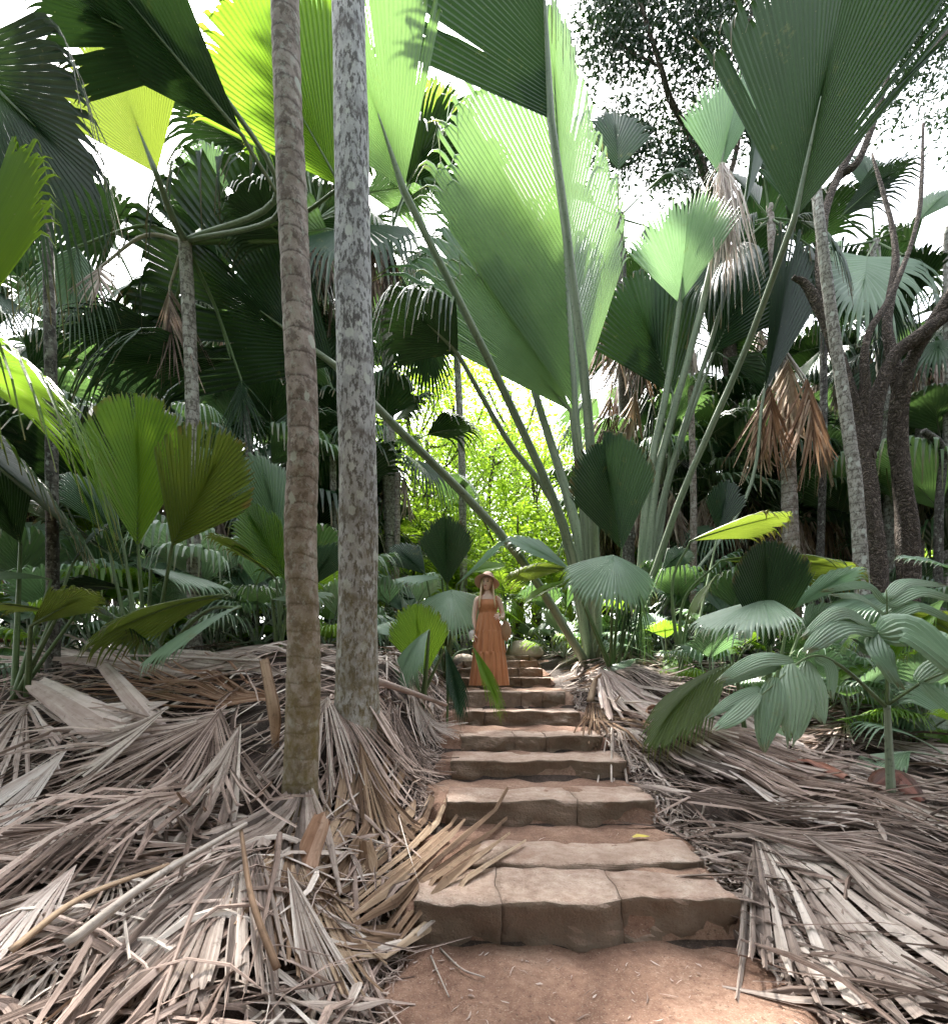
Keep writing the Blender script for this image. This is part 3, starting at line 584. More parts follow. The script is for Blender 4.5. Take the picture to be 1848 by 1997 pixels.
# young plants beside the steps
t = thing('young_fan_palm', 'small palm with a glowing yellow-green leaf left of the steps', 'palm', onground(822, 5.3))
L(t, (828, 1320, 5.2), (808, 1175, 5.1), (.05, -.9, .2), 36, 'young', n=34, side=.7, pw=2, costa=.7, split=.93, tipd=0, seed=231)
L(t, (836, 1228, 5.0), (738, 1310, 4.6), (-.3, -.55, .8), 30, 'pale', n=30, costa=.5, bend=.5, split=.7, fold=-15, seed=232)
L(t, (868, 1262, 5.1), (908, 1400, 4.7), (.5, -.7, .4), 14, 'leaf', n=18, costa=.6, bend=.1, split=.8, seed=233)
L(t, (800, 1250, 5.3), (735, 1200, 5.4), (-.2, -.4, .9), 34, 'pale', n=24, bend=.3, seed=234)
t = thing('young_fan_palm', 'slim palm with a drooping split leaf hanging in front of the orange skirt', 'palm', onground(872, 5.35))
L(t, (922, 1262, 5.45), (984, 1392, 5.1), (.55, -.7, .3), 14, 'young', [(880, 1290, 5.3)], n=18, costa=.65, split=.45, tipd=.1, rag=.25, bend=.05, seed=236, pr=(.014, .007))
t = thing('young_fan_palm', 'young palm with a cupped upright leaf and a pale drooping fan left of the woman', 'palm', onground(872, 7.9))
L(t, (872, 1140, 7.5), (868, 1005, 7.3), (.1, -.95, .1), 36, 'leaf', n=32, costa=.7, fold=22, side=.75, split=.93, tipd=0, seed=241)
L(t, (880, 1150, 7.2), (885, 1225, 6.7), (0, -.8, .6), 88, 'pale', n=36, side=.8, costa=.15, bend=.3, edge=.3, split=.75, fold=-12, seed=242)
L(t, (862, 1128, 7.4), (772, 1100, 7.1), (-.2, -.4, .9), 36, 'pale', n=28, bend=.35, fold=-15, seed=243)
L(t, (890, 1140, 7.4), (1005, 1052, 7.3), (-.2, -.4, .9), 16, 'pale', n=20, costa=.7, bend=-.1, seed=244)
L(t, (830, 1120, 7.8), (760, 1050, 7.9), (-.2, -.7, .6), 34, 'leaf', n=26, bend=.2, seed=245)
L(t, (905, 1120, 8.2), (985, 1090, 8.0), (.1, -.5, .8), 34, 'young', n=26, bend=.2, seed=246)
t = thing('young_fan_palm', 'young palm with one broad dark green leaf standing at the foot of the giant palm', 'palm', onground(1196, 7.3))
L(t, (1212, 1072, 7.1), (1172, 858, 6.9), (.1, -.95, .15), 38, 'leaf', n=44, side=.68, pw=2, costa=.7, fold=6, split=.95, tipd=0, asym=(1, 1.08), pleat=.5, seed=251)
L(t, (1196, 1082, 6.7), (1196, 1150, 6.1), (0, -.75, .65), 85, 'pale', n=34, side=.85, costa=.15, bend=.35, edge=.25, split=.8, fold=-12, seed=252)
L(t, (1112, 1112, 7.2), (992, 1030, 7.1), (-.2, -.5, .8), 28, 'pale', n=28, bend=.15, split=.85, seed=253)
L(t, (1110, 1110, 7.1), (978, 1098, 6.8), (-.1, .3, .9), 26, 'olive', n=26, bend=.2, fold=-10, seed=254)
L(t, (1120, 1130, 7.3), (1010, 1160, 7.3), (-.1, -.3, .9), 30, 'young', n=26, bend=.2, seed=255)
L(t, (1245, 1135, 7.0), (1258, 1290, 6.8), (.2, -.9, .2), 15, 'waxy', n=22, split=.4, crumple=.2, bend=.1, seed=256)
L(t, (1225, 1140, 7.1), (1215, 1280, 7.0), (-.2, -.9, .2), 12, 'leaf', n=18, split=.3, crumple=.25, seed=257)
L(t, (1290, 1110, 7.4), (1350, 1060, 7.4), (.3, -.6, .7), 34, 'leaf', n=26, bend=.2, seed=258)
t = thing('young_fan_palm', 'young palm with two long arching leaves reaching right toward the bark trees', 'palm', onground(1325, 6.4))
L(t, (1345, 1055, 6.2), (1540, 985, 5.8), (.1, .35, .85), 20, 'olive', [(1310, 1150, 6.3)], n=26, costa=.75, bend=.12, fold=-15, split=.9, seed=261)
L(t, (1405, 1092, 5.9), (1690, 1072, 5.5), (.15, .3, .9), 17, 'olive', [(1330, 1180, 6.2)], n=26, costa=.75, bend=.22, fold=-15, split=.88, seed=262)
L(t, (1400, 1120, 5.9), (1330, 1190, 5.6), (-.3, .3, .8), 22, 'olive', [(1345, 1190, 6.2)], n=22, bend=.2, seed=263)
L(t, (1400, 1040, 6.9), (1420, 930, 6.9), CAM, 34, 'leaf', n=24, seed=264)
t = thing('young_fan_palm', 'young palm with a folded diamond leaf and pale horizontal leaves, right of the steps', 'palm', onground(1500, 5.1))
L(t, (1497, 1272, 5.1), (1490, 1052, 4.9), (.15, -.95, .1), 34, 'leaf', n=40, side=.78, pw=2, costa=.72, fold=12, split=.95, tipd=0, seed=271)
L(t, (1500, 1168, 5.1), (1400, 1185, 4.4), (-.1, -.2, .95), 42, 'pale', n=34, costa=.4, bend=.2, edge=.2, split=.85, fold=-8, seed=272)
L(t, (1540, 1190, 5.2), (1690, 1092, 5.2), (.1, -.5, .8), 16, 'pale', n=22, costa=.6, bend=.05, seed=273)
L(t, (1800, 1152, 5.2), (1615, 1172, 4.9), (.0, -.4, .9), 20, 'pale', [(1640, 1230, 5.3)], n=26, costa=.6, bend=.1, fold=-10, seed=274)
L(t, (1560, 1230, 5.3), (1640, 1170, 5.4), (.1, -.6, .8), 30, 'waxy', n=24, bend=.1, seed=275)
t = thing('young_fan_palm', 'low palm with a single olive leaf drooping over the right litter slope', 'palm', onground(1445, 4.5))
L(t, (1432, 1292, 4.3), (1248, 1362, 3.9), (-.2, -.25, .95), 26, 'olive', n=32, costa=.75, bend=.42, fold=-15, split=.85, seed=281)
t = thing('young_fan_palm', 'broad pale leaves crowding the right edge above the seedling', 'palm', onground(1880, 4.6))
L(t, (1790, 1190, 4.4), (1640, 1200, 4.2), (.1, .2, .95), 24, 'young', n=24, bend=.3, fold=-10, seed=285)
L(t, (1848, 1165, 4.4), (1700, 1250, 4.2), (-.2, .2, .95), 24, 'young', n=24, bend=.25, seed=286)
L(t, (1900, 1130, 4.6), (1760, 1060, 4.7), (.1, -.4, .9), 28, 'pale', n=26, bend=.2, seed=287)
L(t, (1880, 1250, 4.2), (1770, 1160, 4.3), (-.2, .2, .9), 26, 'olive', n=26, bend=.3, seed=288)

# feather-leaved seedling in front on the right; its broad leaflets are single pieces
sb = onground(1737, 3.25); sb.z = P(1737, 1545, 3.25).z
t = thing('palm_seedling', 'palm seedling with broad glossy drooping leaflets in the right foreground', 'palm', sb)
top = P(1729, 1375, 3.25)
v, f, u = tube(catmull([sb, P(1733, 1460, 3.25), top], 30), (.026, .018), 12, bump=lambda s, th: 1 + .08 * math.exp(-(((s / .05) % 1 - .5) / .4) ** 4))
obj('stem', v, f, M['petiole'], t, u, True)
def seedling_leaf(stalk, leaflets, seed):
    pts = catmull([P(*p) for p in stalk], 18)
    v, f, u = tube(pts, (.013, .005), 6); lf = obj('leaf', v, f, M['petiole_green'], t, u, True)
    for i, (pl, w) in enumerate(leaflets):
        q = catmull([P(*p) for p in pl], 11); nn = Vector((.15 * math.sin(i * 2.1), -.75, .65))
        parts = []
        # broad leaflet: five pleats side by side
        V = []; UV = []; Fc = []; n = len(q); m = 15; jg = [RNG.uniform(-.05, .05) for _ in range(m)]
        for a, p in enumerate(q):
            s = a / (n - 1); d = (q[min(a + 1, n - 1)] - q[max(a - 1, 0)]).normalized(); sv = d.cross(nn).normalized(); n2 = sv.cross(d)
            ww = w * .5 * (math.sin(math.pi * min(1, .10 + .80 * s ** .8)) ** .85) * (1 if s < .98 else .4)
            for b in range(m):
                c = b / (m - 1) * 2 - 1
                V.append(tuple(p + sv * (ww * c) + d * (jg[b] * (1 if a == n - 1 else 0)) + n2 * ((.035 * w if b % 2 else 0) - .10 * w * c * c + .03 * w * math.sin(7 * s + 3 * c + i)))); UV.append((c * 6 + i * 5 + seed, s))
            if a:
                for b in range(m - 1): o = (a - 1) * m + b; Fc.append([o, o + 1, o + m + 1, o + m])
        obj('leaflet', V, Fc, M['pale'], lf, UV)
y = 3.2
seedling_leaf([(1729, 1380, 3.25), (1640, 1300, 3.15), (1575, 1282, 3.05), (1480, 1360, 2.9)],
    [([(1575, 1290, 3.05), (1590, 1350, 2.95), (1606, 1412, 2.9)], .17), ([(1545, 1296, 3.0), (1560, 1360, 2.9), (1545, 1450, 2.85)], .22),
     ([(1512, 1322, 2.95), (1500, 1390, 2.88), (1490, 1455, 2.85)], .16), ([(1480, 1352, 2.9), (1440, 1390, 2.85), (1398, 1420, 2.8)], .11), ([(1480, 1340, 2.92), (1430, 1365, 2.9), (1385, 1395, 2.85)], .08),
     ([(1545, 1285, 3.05), (1480, 1285, 3.0), (1405, 1325, 2.95)], .12), ([(1520, 1300, 3.05), (1460, 1315, 3.0), (1410, 1335, 2.95)], .07), ([(1590, 1282, 3.05), (1620, 1300, 3.0), (1625, 1360, 2.95)], .1)], 1)
seedling_leaf([(1729, 1375, 3.25), (1800, 1330, 3.1), (1848, 1310, 3.0)], [([(1800, 1330, 3.1), (1850, 1370, 3.0), (1900, 1420, 2.9)], .14), ([(1790, 1330, 3.1), (1830, 1300, 3.1), (1880, 1280, 3.0)], .14)], 2)
seedling_leaf([(1729, 1375, 3.25), (1728, 1290, 3.2), (1712, 1232, 3.1)],
    [([(1712, 1235, 3.1), (1780, 1222, 3.0), (1890, 1320, 2.8)], .32), ([(1710, 1238, 3.1), (1725, 1280, 3.0), (1757, 1338, 2.95)], .19), ([(1708, 1230, 3.1), (1640, 1218, 3.05), (1572, 1268, 2.95)], .17),
     ([(1706, 1225, 3.12), (1640, 1192, 3.1), (1568, 1240, 3.05)], .12), ([(1712, 1228, 3.12), (1690, 1260, 3.15), (1668, 1250, 3.15)], .14)], 3)
seedling_leaf([(1729, 1375, 3.25), (1732, 1280, 3.3), (1728, 1150, 3.3)],
    [([(1728, 1175, 3.3), (1690, 1140, 3.3), (1610, 1150, 3.3)], .1), ([(1728, 1200, 3.3), (1680, 1165, 3.25), (1625, 1160, 3.2)], .08), ([(1729, 1180, 3.3), (1790, 1150, 3.3), (1870, 1170, 3.3)], .13), ([(1729, 1205, 3.3), (1790, 1180, 3.25), (1860, 1210, 3.2)], .12), ([(1728, 1165, 3.3), (1770, 1135, 3.35), (1840, 1140, 3.4)], .1)], 4)

# ------------------------------------------------------------------ rough-barked trees on the right
def limb(pts, r0, r1, sides=12, seed=0, n=None):
    rg = random.Random(seed); ph = [rg.uniform(0, 6) for _ in range(5)]
    return tube(catmull(pts, n or max(10, len(pts) * 7)), (r0, r1), sides, bump=lambda s, th: 1 + .10 * math.sin(2 * th + 3 * s + ph[0]) + .07 * math.sin(5 * th + 1.7 * s + ph[1]) + .05 * math.sin(7 * s + ph[2] + 3 * th))
def leafcloud(centres, n, size, rad, seed):
    rg = np.random.RandomState(seed); V = []; Fc = []; UV = []
    c = np.array(centres); k = rg.randint(0, len(c), n); p = c[k] + rg.normal(0, 1, (n, 3)) * np.array(rad)
    d = rg.normal(0, 1, (n, 3)); d[:, 2] = d[:, 2] * .6 - .25; d /= np.linalg.norm(d, axis=1)[:, None]
    e = rg.normal(0, 1, (n, 3)); e = np.cross(d, e); e /= np.linalg.norm(e, axis=1)[:, None]; nn = np.cross(d, e)
    s = size * rg.uniform(.6, 1.3, n)[:, None]
    a = p; b = p + d * s * .5 + e * s * .22 + nn * s * .06; b2 = p + d * s * .5 - e * s * .22 + nn * s * .06; t_ = p + d * s - nn * s * .08
    V = np.stack([a, b, t_, b2], 1).reshape(-1, 3); i = np.arange(n) * 4
    Fc = np.concatenate([np.stack([i, i + 1, i + 2], 1), np.stack([i, i + 2, i + 3], 1)])
    u = rg.uniform(0, 40, n); UV = np.stack([np.stack([u, u + .5, u + .5, u + 1], 1).ravel(), np.tile([0, .4, .8, .4], n)], 1)
    return V, Fc, UV
def bark_tree(label, base, trunks, limbs, crown, n, size, rad, mat='leaf', seed=0, name='broadleaf_tree', group=None, lm='bark'):
    t = thing(name, label, 'tree', base, group)
    tr = obj('trunk', *limb(*trunks[:3], seed=seed)[:2], M[lm], t, None, True)
    for i, l in enumerate(limbs): obj('limb', *limb(*l, seed=seed + i)[:2], M[lm], t, None, True)
    if n:
        V, Fc, UV = leafcloud(crown, n, size, rad, seed); tag(obj('crown', V, Fc, M[mat], t, UV), kind='stuff')
    return t
Y = 7.4
bt = onground(1705, Y)
def cl(u0, u1, v0, v1, y0, y1, n, seed):
    rg = random.Random(seed); return [tuple(P(rg.uniform(u0, u1), rg.uniform(v0, v1), rg.uniform(y0, y1))) for _ in range(n)]
bark_tree('rough-barked tree forking above head height, right of the giant palm', bt, ([bt + Vector((0, 0, -.2)), P(1700, 1100, Y), P(1690, 960, Y), P(1672, 840, Y)], .18, .15),
    [([P(1690, 900, Y), P(1650, 760, Y), P(1615, 640, Y), P(1575, 560, Y), P(1545, 540, Y)], .14, .03), ([P(1615, 640, Y), P(1600, 520, Y + .1), P(1612, 400, Y + .3), P(1680, 260, Y + .5), P(1790, 130, Y + .8), P(1880, 20, Y + 1)], .09, .03),
     ([P(1690, 880, Y), P(1705, 790, Y), P(1740, 700, Y - .1), P(1790, 655, Y - .2), P(1880, 590, Y - .3)], .13, .08), ([P(1680, 870, Y), P(1686, 760, Y - .1), P(1690, 660, Y - .1), P(1740, 570, Y), P(1790, 420, Y + .3), P(1800, 240, Y + .8)], .08, .02),
     ([P(1640, 340, Y + .4), P(1680, 300, Y + .3), P(1730, 150, Y + .3), P(1760, 0, Y + .3)], .06, .03)],
    cl(1560, 1960, -160, 80, 10, 13, 16, 3) + cl(1700, 1960, 60, 280, 10, 13, 8, 4), 15000, .13, (.45, .45, .3), 'leaf', 5)
b2 = onground(1772, 7.6)
bark_tree('second dark rough-barked trunk right beside the forked one', b2, ([b2 + Vector((0, 0, -.2)), P(1770, 1050, 7.6), P(1752, 880, 7.6), P(1757, 760, 7.5), P(1800, 660, 7.3), P(1890, 520, 7)], .16, .08),
    [([P(1757, 770, 7.5), P(1730, 640, 7.7), P(1745, 480, 8), P(1700, 300, 8.6)], .10, .02)], [(0, 0, 0)], 0, 0, None, seed=9)
palm_trunk('palm_tree', 'slim grey ringed palm leaning against the forked tree', [onground(1690, 6.9), P(1672, 1000, 6.9), P(1655, 850, 6.9), P(1625, 640, 6.9), P(1602, 470, 6.9), P(1590, 330, 7.0), P(1590, 60, 7.3)], .095, .055, 'trunk_thin', .12, .05, 14)
palm_trunk('palm_tree', 'dark slender pole at the right edge beyond the bark trees', [onground(1828, 8.2), P(1830, 1000, 8.2), P(1838, 880, 8.2), P(1800, 840, 8.1)], .07, .05, 'trunk_dark', .3, .04, 12)
# broadleaf tree high behind, its branches against the white sky
b3 = onground(1420, 13)
bark_tree('tall tree behind with thin dark branches against the bright sky', b3, ([b3, P(1425, 900, 13), P(1420, 600, 13), P(1400, 420, 13), P(1345, 260, 12.5)], .2, .1),
    [([P(1345, 260, 12.5), P(1310, 200, 12), P(1285, 120, 11.5), P(1240, -20, 11)], .09, .04), ([P(1400, 420, 13), P(1440, 260, 12.6), P(1410, 130, 12), P(1365, 60, 12), P(1350, -40, 12)], .08, .03), ([P(1410, 130, 12), P(1460, 40, 12), P(1480, -60, 12)], .05, .02),
     ([P(1290, 130, 11.6), P(1230, 100, 11.6), P(1170, 60, 11.6)], .035, .015)],
    cl(1130, 1260, -60, 130, 11, 13, 11, 6) + cl(1330, 1500, -80, 150, 11, 13, 12, 7) + cl(1270, 1480, 230, 330, 12.5, 14, 7, 8) + cl(1190, 1300, 200, 330, 12, 14, 4, 18), 20000, .14, (.42, .42, .28), 'leaf', 11)
# ------------------------------------------------------------------ dead fronds lying on both banks
def dead(label, hub, tip, A=30, mat='dead', drape=.08, n=30, stalk=None, cat='dead frond', grp='fallen dead fronds', **k):
    h = G(*hub) if len(hub) == 2 else P(*hub); tp = G(*tip) if len(tip) == 2 else P(*tip)
    k.setdefault('split', .5); k.setdefault('crumple', .18); k.setdefault('rag', .35); k.setdefault('pleat', .8); k.setdefault('side', .75); k.setdefault('costa', .2); k.setdefault('fold', 3); k.setdefault('tipd', 0); k.setdefault('tipw', .3)
    nr = k.pop('nrm', (0, 0, 1)); pr = k.pop('pr', (.022, .016))
    o = Vector((h.x, h.y, gz(h.x, h.y))); t = thing('dead_frond', label, cat, o, grp)
    V, Fc, UV, rib = fan(h, tp, nr, A=A, n=n, drape=drape, **k)
    b = obj('blade', V, Fc, M[mat], t, UV)
    if stalk is not None:
        s = G(*stalk) if len(stalk) == 2 else P(*stalk); s.z += drape + .02
        m = s.lerp(rib[0], .5); m.z = max(m.z, gz(m.x, m.y) + drape + .02)
        v, f, u = tube(catmull([s, m, rib[0]], 12) + rib[1:], pr, 8, .7)
        obj('leaf_stalk', v, f, M['petiole_dead'], t, u, True)
    return t
sd_ = iter(range(300, 900))
def D(*a, **k): return dead(*a, seed=next(sd_), **k)
D('wide dead fan spreading left from below the brown trunk', (450, 1440), (0, 1620), 30, 'dead', .20, 44, split=.25)
D('dry fan with bundled strips pointing down left of the brown trunk', (430, 1445), (170, 1850), 26, 'dead', .24, 36, split=.25)
D('pinkish dry strips fanning to the bottom left corner', (330, 1560), (-60, 1990), 30, 'dead', .14, 40, split=.2)
D('grey dead fan flat on the bank at the left edge', (260, 1600), (-160, 1720), 34, 'deadgrey', .10, 36, split=.3)
D('broad pleated dead blade in the bottom left with ribs running down', (500, 1700), (300, 2060), 27, 'deadgrey', .12, 26, split=.8, crumple=.05, rag=.1, pleat=.5, costa=.5, stalk=None)
D('tan torn blade draped over the bank edge below the brown trunk', (560, 1690), (640, 2010), 40, 'deadtan', .10, 26, split=.7, crumple=.10, rag=.2, pleat=.55)
D('brown crumpled blade hanging over the bank toward the lowest step', (520, 1880), (830, 1560), 30, 'deadtan', .09, 26, split=.75, crumple=.1, pleat=.5)
D('dry fan of bent strips draped right of the grey trunk', (640, 1430), (820, 1640), 40, 'dead', .20, 36, split=.3, crumple=.25)
D('bundle of dry strips between the two tall trunks', (640, 1415), (560, 1640), 30, 'deadgrey', .22, 30, split=.25, crumple=.25)
D('rust-tinted dead fan high on the left bank', (545, 1400), (180, 1330), 18, 'rust', .12, 34, split=.25, crumple=.25)
D('long flat dark fan along the top of the left bank', (560, 1340), (-60, 1290), 14, 'deadgrey', .10, 34, split=.3)
D('broad faded blade behind the brown trunk on the bank top', (330, 1305), (640, 1290), 30, 'deadgrey', .12, 24, split=.8, crumple=.1)
D('pale peeling fan at the left edge, strips hanging down', (60, 1400), (-20, 1640), 30, 'deadpale', .12, 26, split=.5)
D('curled grey fan near the bottom left', (240, 1720), (60, 2100), 26, 'deadgrey', .08, 34, split=.3)
D('dry strips spilling down from the small palm to the steps', (800, 1370), (900, 1470), 50, 'deadgrey', .12, 34, split=.3, crumple=.3)
D('dry fronds heaped left of the fourth step', (760, 1400), (850, 1560), 34, 'dead', .14, 34, split=.3, crumple=.3)
D('stack of grey dead leaf behind the lichen trunk', (620, 1310), (800, 1370), 40, 'deadgrey', .12, 30, split=.4, crumple=.2)
# right bank
D('long grey dead frond running down right from the steps', (1150, 1345), (1560, 1620), 13, 'deadgrey', .16, 30, split=.3, crumple=.2)
D('long pink-brown dead frond crossing the right slope', (1210, 1420), (1900, 1690), 12, 'dead', .17, 34, split=.2, costa=.5)
D('tan peeling frond along the edge of the upper steps', (1150, 1380), (1260, 1520), 20, 'deadtan', .10, 24, split=.4, crumple=.25)
D('curled grey frond end beside the fourth step', (1190, 1430), (1330, 1590), 20, 'deadgrey', .08, 26, split=.3, crumple=.3)
D('narrow dry strips crossing toward the right edge', (1330, 1590), (1920, 1640), 13, 'dead', .15, 34, split=.15)
D('long dry strips sweeping to the lower right edge', (1400, 1650), (1940, 1810), 16, 'dead', .15, 40, split=.2)
D('huge pleated grey blade in the bottom right corner', (1465, 1640), (1830, 2080), 21, 'deadgrey', .10, 17, split=.9, crumple=.04, rag=.12, pleat=.5, costa=.1)
D('torn narrow blade hanging down at the right path edge', (1470, 1660), (1560, 2030), 10, 'deadgrey', .07, 9, split=.55, crumple=.2)
D('grey dead fan under the palm seedling', (1500, 1480), (1950, 1680), 14, 'deadgrey', .10, 30, split=.7, crumple=.1)
D('pale dead fan at the right edge behind the seedling', (1700, 1450), (1990, 1560), 24, 'deadpale', .08, 26, split=.6)
D('brown fan litter below the drooping olive leaf', (1300, 1330), (1560, 1400), 24, 'dead', .12, 34, split=.3, crumple=.3)
D('grey fan litter above the curled frond', (1180, 1320), (1420, 1400), 22, 'deadgrey', .14, 34, split=.3, crumple=.3)
D('weathered fan behind the seedling stem', (1650, 1420), (1460, 1480), 34, 'dead', .08, 30, split=.4, crumple=.25)
D('dry fan near the right edge between seedling and bark trees', (1800, 1390), (1560, 1360), 30, 'deadgrey', .08, 30, split=.4, crumple=.25)

# broader folded blades heaped on top
BR = dict(split=.8, crumple=.10, rag=.3, pleat=.75, wave=.025, costa=.15, tears=5)
D('silver-grey folded blade heaped left of the brown trunk', (470, 1520), (250, 1700), 24, 'deadgrey', .10, 12, hl=.28, **BR)
D('pale ribbed blade tipped over at the left edge', (130, 1560), (-90, 1680), 30, 'deadpale', .12, 14, hl=.2, **BR)
D('silvery blade bent over the rise in the middle of the left bank', (330, 1480), (120, 1560), 26, 'deadgrey', .16, 14, hl=.22, **BR)
D('grey folded blade right at the foot of the brown trunk', (600, 1600), (470, 1760), 26, 'deadgrey', .08, 12, hl=.25, **BR)
D('pinkish blade sliding from the grey trunk toward the steps', (680, 1440), (800, 1520), 30, 'dead', .14, 14, hl=.3, **BR)
D('tan folded blade hanging down the bank beside the second full step', (700, 1530), (800, 1690), 26, 'deadtan', .08, 12, hl=.22, **BR)
D('dark grey blade with frayed end at the bottom edge left of the path', (560, 1800), (690, 2040), 24, 'deadgrey', .06, 12, hl=.16, **BR)
D('pale frayed blade in the bottom left corner', (150, 1800), (-60, 2000), 24, 'deadpale', .12, 14, hl=.1, **BR)
D('light grey blade lying just beneath the pale sheaths', (330, 1430), (90, 1480), 16, 'deadpale', .14, 14, hl=.1, **BR)
D('silver blade with torn tip beside the sixth full step', (1165, 1350), (1290, 1450), 18, 'deadpale', .12, 10, hl=.2, **BR)
D('folded grey blade sloping right below the broken stalk', (1230, 1480), (1480, 1590), 15, 'deadgrey', .14, 10, hl=.15, **BR)
D('pinkish folded blade in the middle of the right slope', (1340, 1500), (1640, 1600), 13, 'dead', .14, 11, hl=.12, **BR)
D('silvery ribbed blade left of the red-brown husk', (1420, 1560), (1720, 1660), 13, 'deadpale', .12, 11, hl=.1, **BR)
D('broad grey blade at the right edge above the bottom corner', (1560, 1700), (1900, 1880), 16, 'deadgrey', .10, 12, hl=.12, **BR)
D('grey-green blade lying under the seedling to the right edge', (1600, 1560), (1960, 1610), 14, 'deadgrey', .06, 12, hl=.08, **BR)
D('curled silver blade between the drooping olive leaf and the seedling', (1380, 1400), (1600, 1500), 18, 'deadpale', .08, 12, hl=.14, **BR)
# loose dry strips, bits and fibres nobody could count
def litter(name, label, n, region, lrange, wrange, mat, seed, dirf, lift=(.01, .12), curl=.3):
    rg = random.Random(seed); parts = []; c = 0
    while c < n:
        x, y = region(rg)
        z = gz(x, y); a = dirf(x, y, rg); l = rg.uniform(*lrange) * (.5 + rg.random()); w = rg.uniform(*wrange); lf = rg.uniform(*lift)
        d = Vector((math.cos(a), math.sin(a), 0)); s = Vector((-d.y, d.x, 0)); b = rg.gauss(0, curl); q = []; h = rg.uniform(-.1, .25) * l * curl
        for j in range(5):
            t_ = j / 4 - .5; p = Vector((x, y, 0)) + d * (l * t_) + s * (b * l * t_ * t_); p.z = gz(p.x, p.y) + lf + h * (1 - 4 * t_ * t_) + rg.uniform(0, .02); q.append(p)
        v, f, u = strip(q, w, Vector((rg.gauss(0, .45), rg.gauss(0, .45), 1)), rg.uniform(.2, .9), .8, .2)
        k = rg.uniform(0, 60); parts.append((v, f, [(x_ + k, y_ * 1.5 + k * .3) for x_, y_ in u])); c += 1
    v, f, u = merge(parts); return tag(obj(name, v, f, M[mat], None, u), label, 'litter', kind='stuff')
def left(rg):
    while True:
        y = .7 + 6.5 * rg.random() ** 1.3; x = -.42 - rg.random() * (1.2 * y + .8)
        return x, y
def right(rg):
    y = 1.0 + 7 * rg.random() ** 1.2; x = 1.38 + rg.random() * (1.1 * y + .4); return x, y
def dl(x, y, rg): return R(200) + rg.gauss(0, .55) + (0 if x < -1.2 else .9)
def dr(x, y, rg): return R(-38) + rg.gauss(0, .5)
def anyd(x, y, rg): return rg.uniform(0, 6.28)
litter('frond_litter', 'loose brown frond strips covering the left bank', 2300, left, (.25, .9), (.006, .04), 'dead', 1, dl)
litter('frond_litter', 'loose grey frond strips mixed over the left bank', 1500, left, (.2, .7), (.006, .05), 'deadgrey', 2, dl)
litter('frond_litter', 'loose brown frond strips covering the right bank', 1900, right, (.25, .9), (.006, .035), 'dead', 3, dr)
litter('frond_litter', 'loose grey frond strips mixed over the right bank', 1500, right, (.2, .7), (.006, .05), 'deadgrey', 4, dr)
def redge(rg):
    y = .9 + 5.6 * rg.random(); return 1.3 + abs(rg.gauss(0, .16)) + .03 * math.sin(5 * y), y
def ledge(rg):
    y = 1.0 + 5.4 * rg.random(); return -.33 - abs(rg.gauss(0, .10)), y
litter('leaf_scraps', 'curled leaf scraps along the right edge of the steps', 1500, redge, (.04, .13), (.012, .035), 'deadgrey', 5, anyd, (.0, .05), .8)
litter('root_fibres', 'dark root fibres and scraps along the left edge of the steps', 1300, ledge, (.05, .22), (.004, .012), 'dead', 6, anyd, (.0, .05), .6)
def pth(rg): return rg.uniform(-.35, 1.35), rg.uniform(.9, 2.25)
def pz_litter(n, seed, lr, wr, mat, label, reg):
    rg = random.Random(seed); parts = []
    for i in range(n):
        x, y = reg(rg); z = float(pathz(x, y)) + .004; a = rg.uniform(0, 6.28); l = rg.uniform(*lr); d = Vector((math.cos(a), math.sin(a), 0)); b = rg.gauss(0, .3); s = Vector((-d.y, d.x, 0)); q = []
        for j in range(4):
            t_ = j / 3 - .5; p = Vector((x, y, z)) + d * l * t_ + s * b * l * t_ * t_; p.z = float(pathz(p.x, p.y)) + .005 + rg.uniform(0, .006); q.append(p)
        v, f, u = strip(q, rg.uniform(*wr), Vector((rg.gauss(0, .2), rg.gauss(0, .2), 1)), .4, .8, .3); k = rg.uniform(0, 60); parts.append((v, f, [(x_ + k, y_ + k) for x_, y_ in u]))
    v, f, u = merge(parts); return tag(obj('path_crumbs', v, f, M[mat], None, u), label, 'litter', kind='stuff')
pz_litter(160, 8, (.01, .05), (.003, .010), 'deadpale', 'tiny pale leaf crumbs on the earth in front of the lowest step', pth)
pz_litter(110, 9, (.02, .09), (.003, .008), 'dead', 'dark twiglets strewn on the earth path', lambda rg: (rg.uniform(-.4, 1.3), rg.uniform(.8, 4.3)))
# background ground cover of litter
def far(rg):
    y = 7 + 13 * rg.random(); x = rg.uniform(-1.1, 1.1) * y; return (x if not -.5 < x < 1.6 else 2.2 + rg.random()), y
litter('frond_litter', 'dry litter on the ground under the palms behind', 2600, far, (.3, .9), (.02, .06), 'deadgrey', 12, anyd)

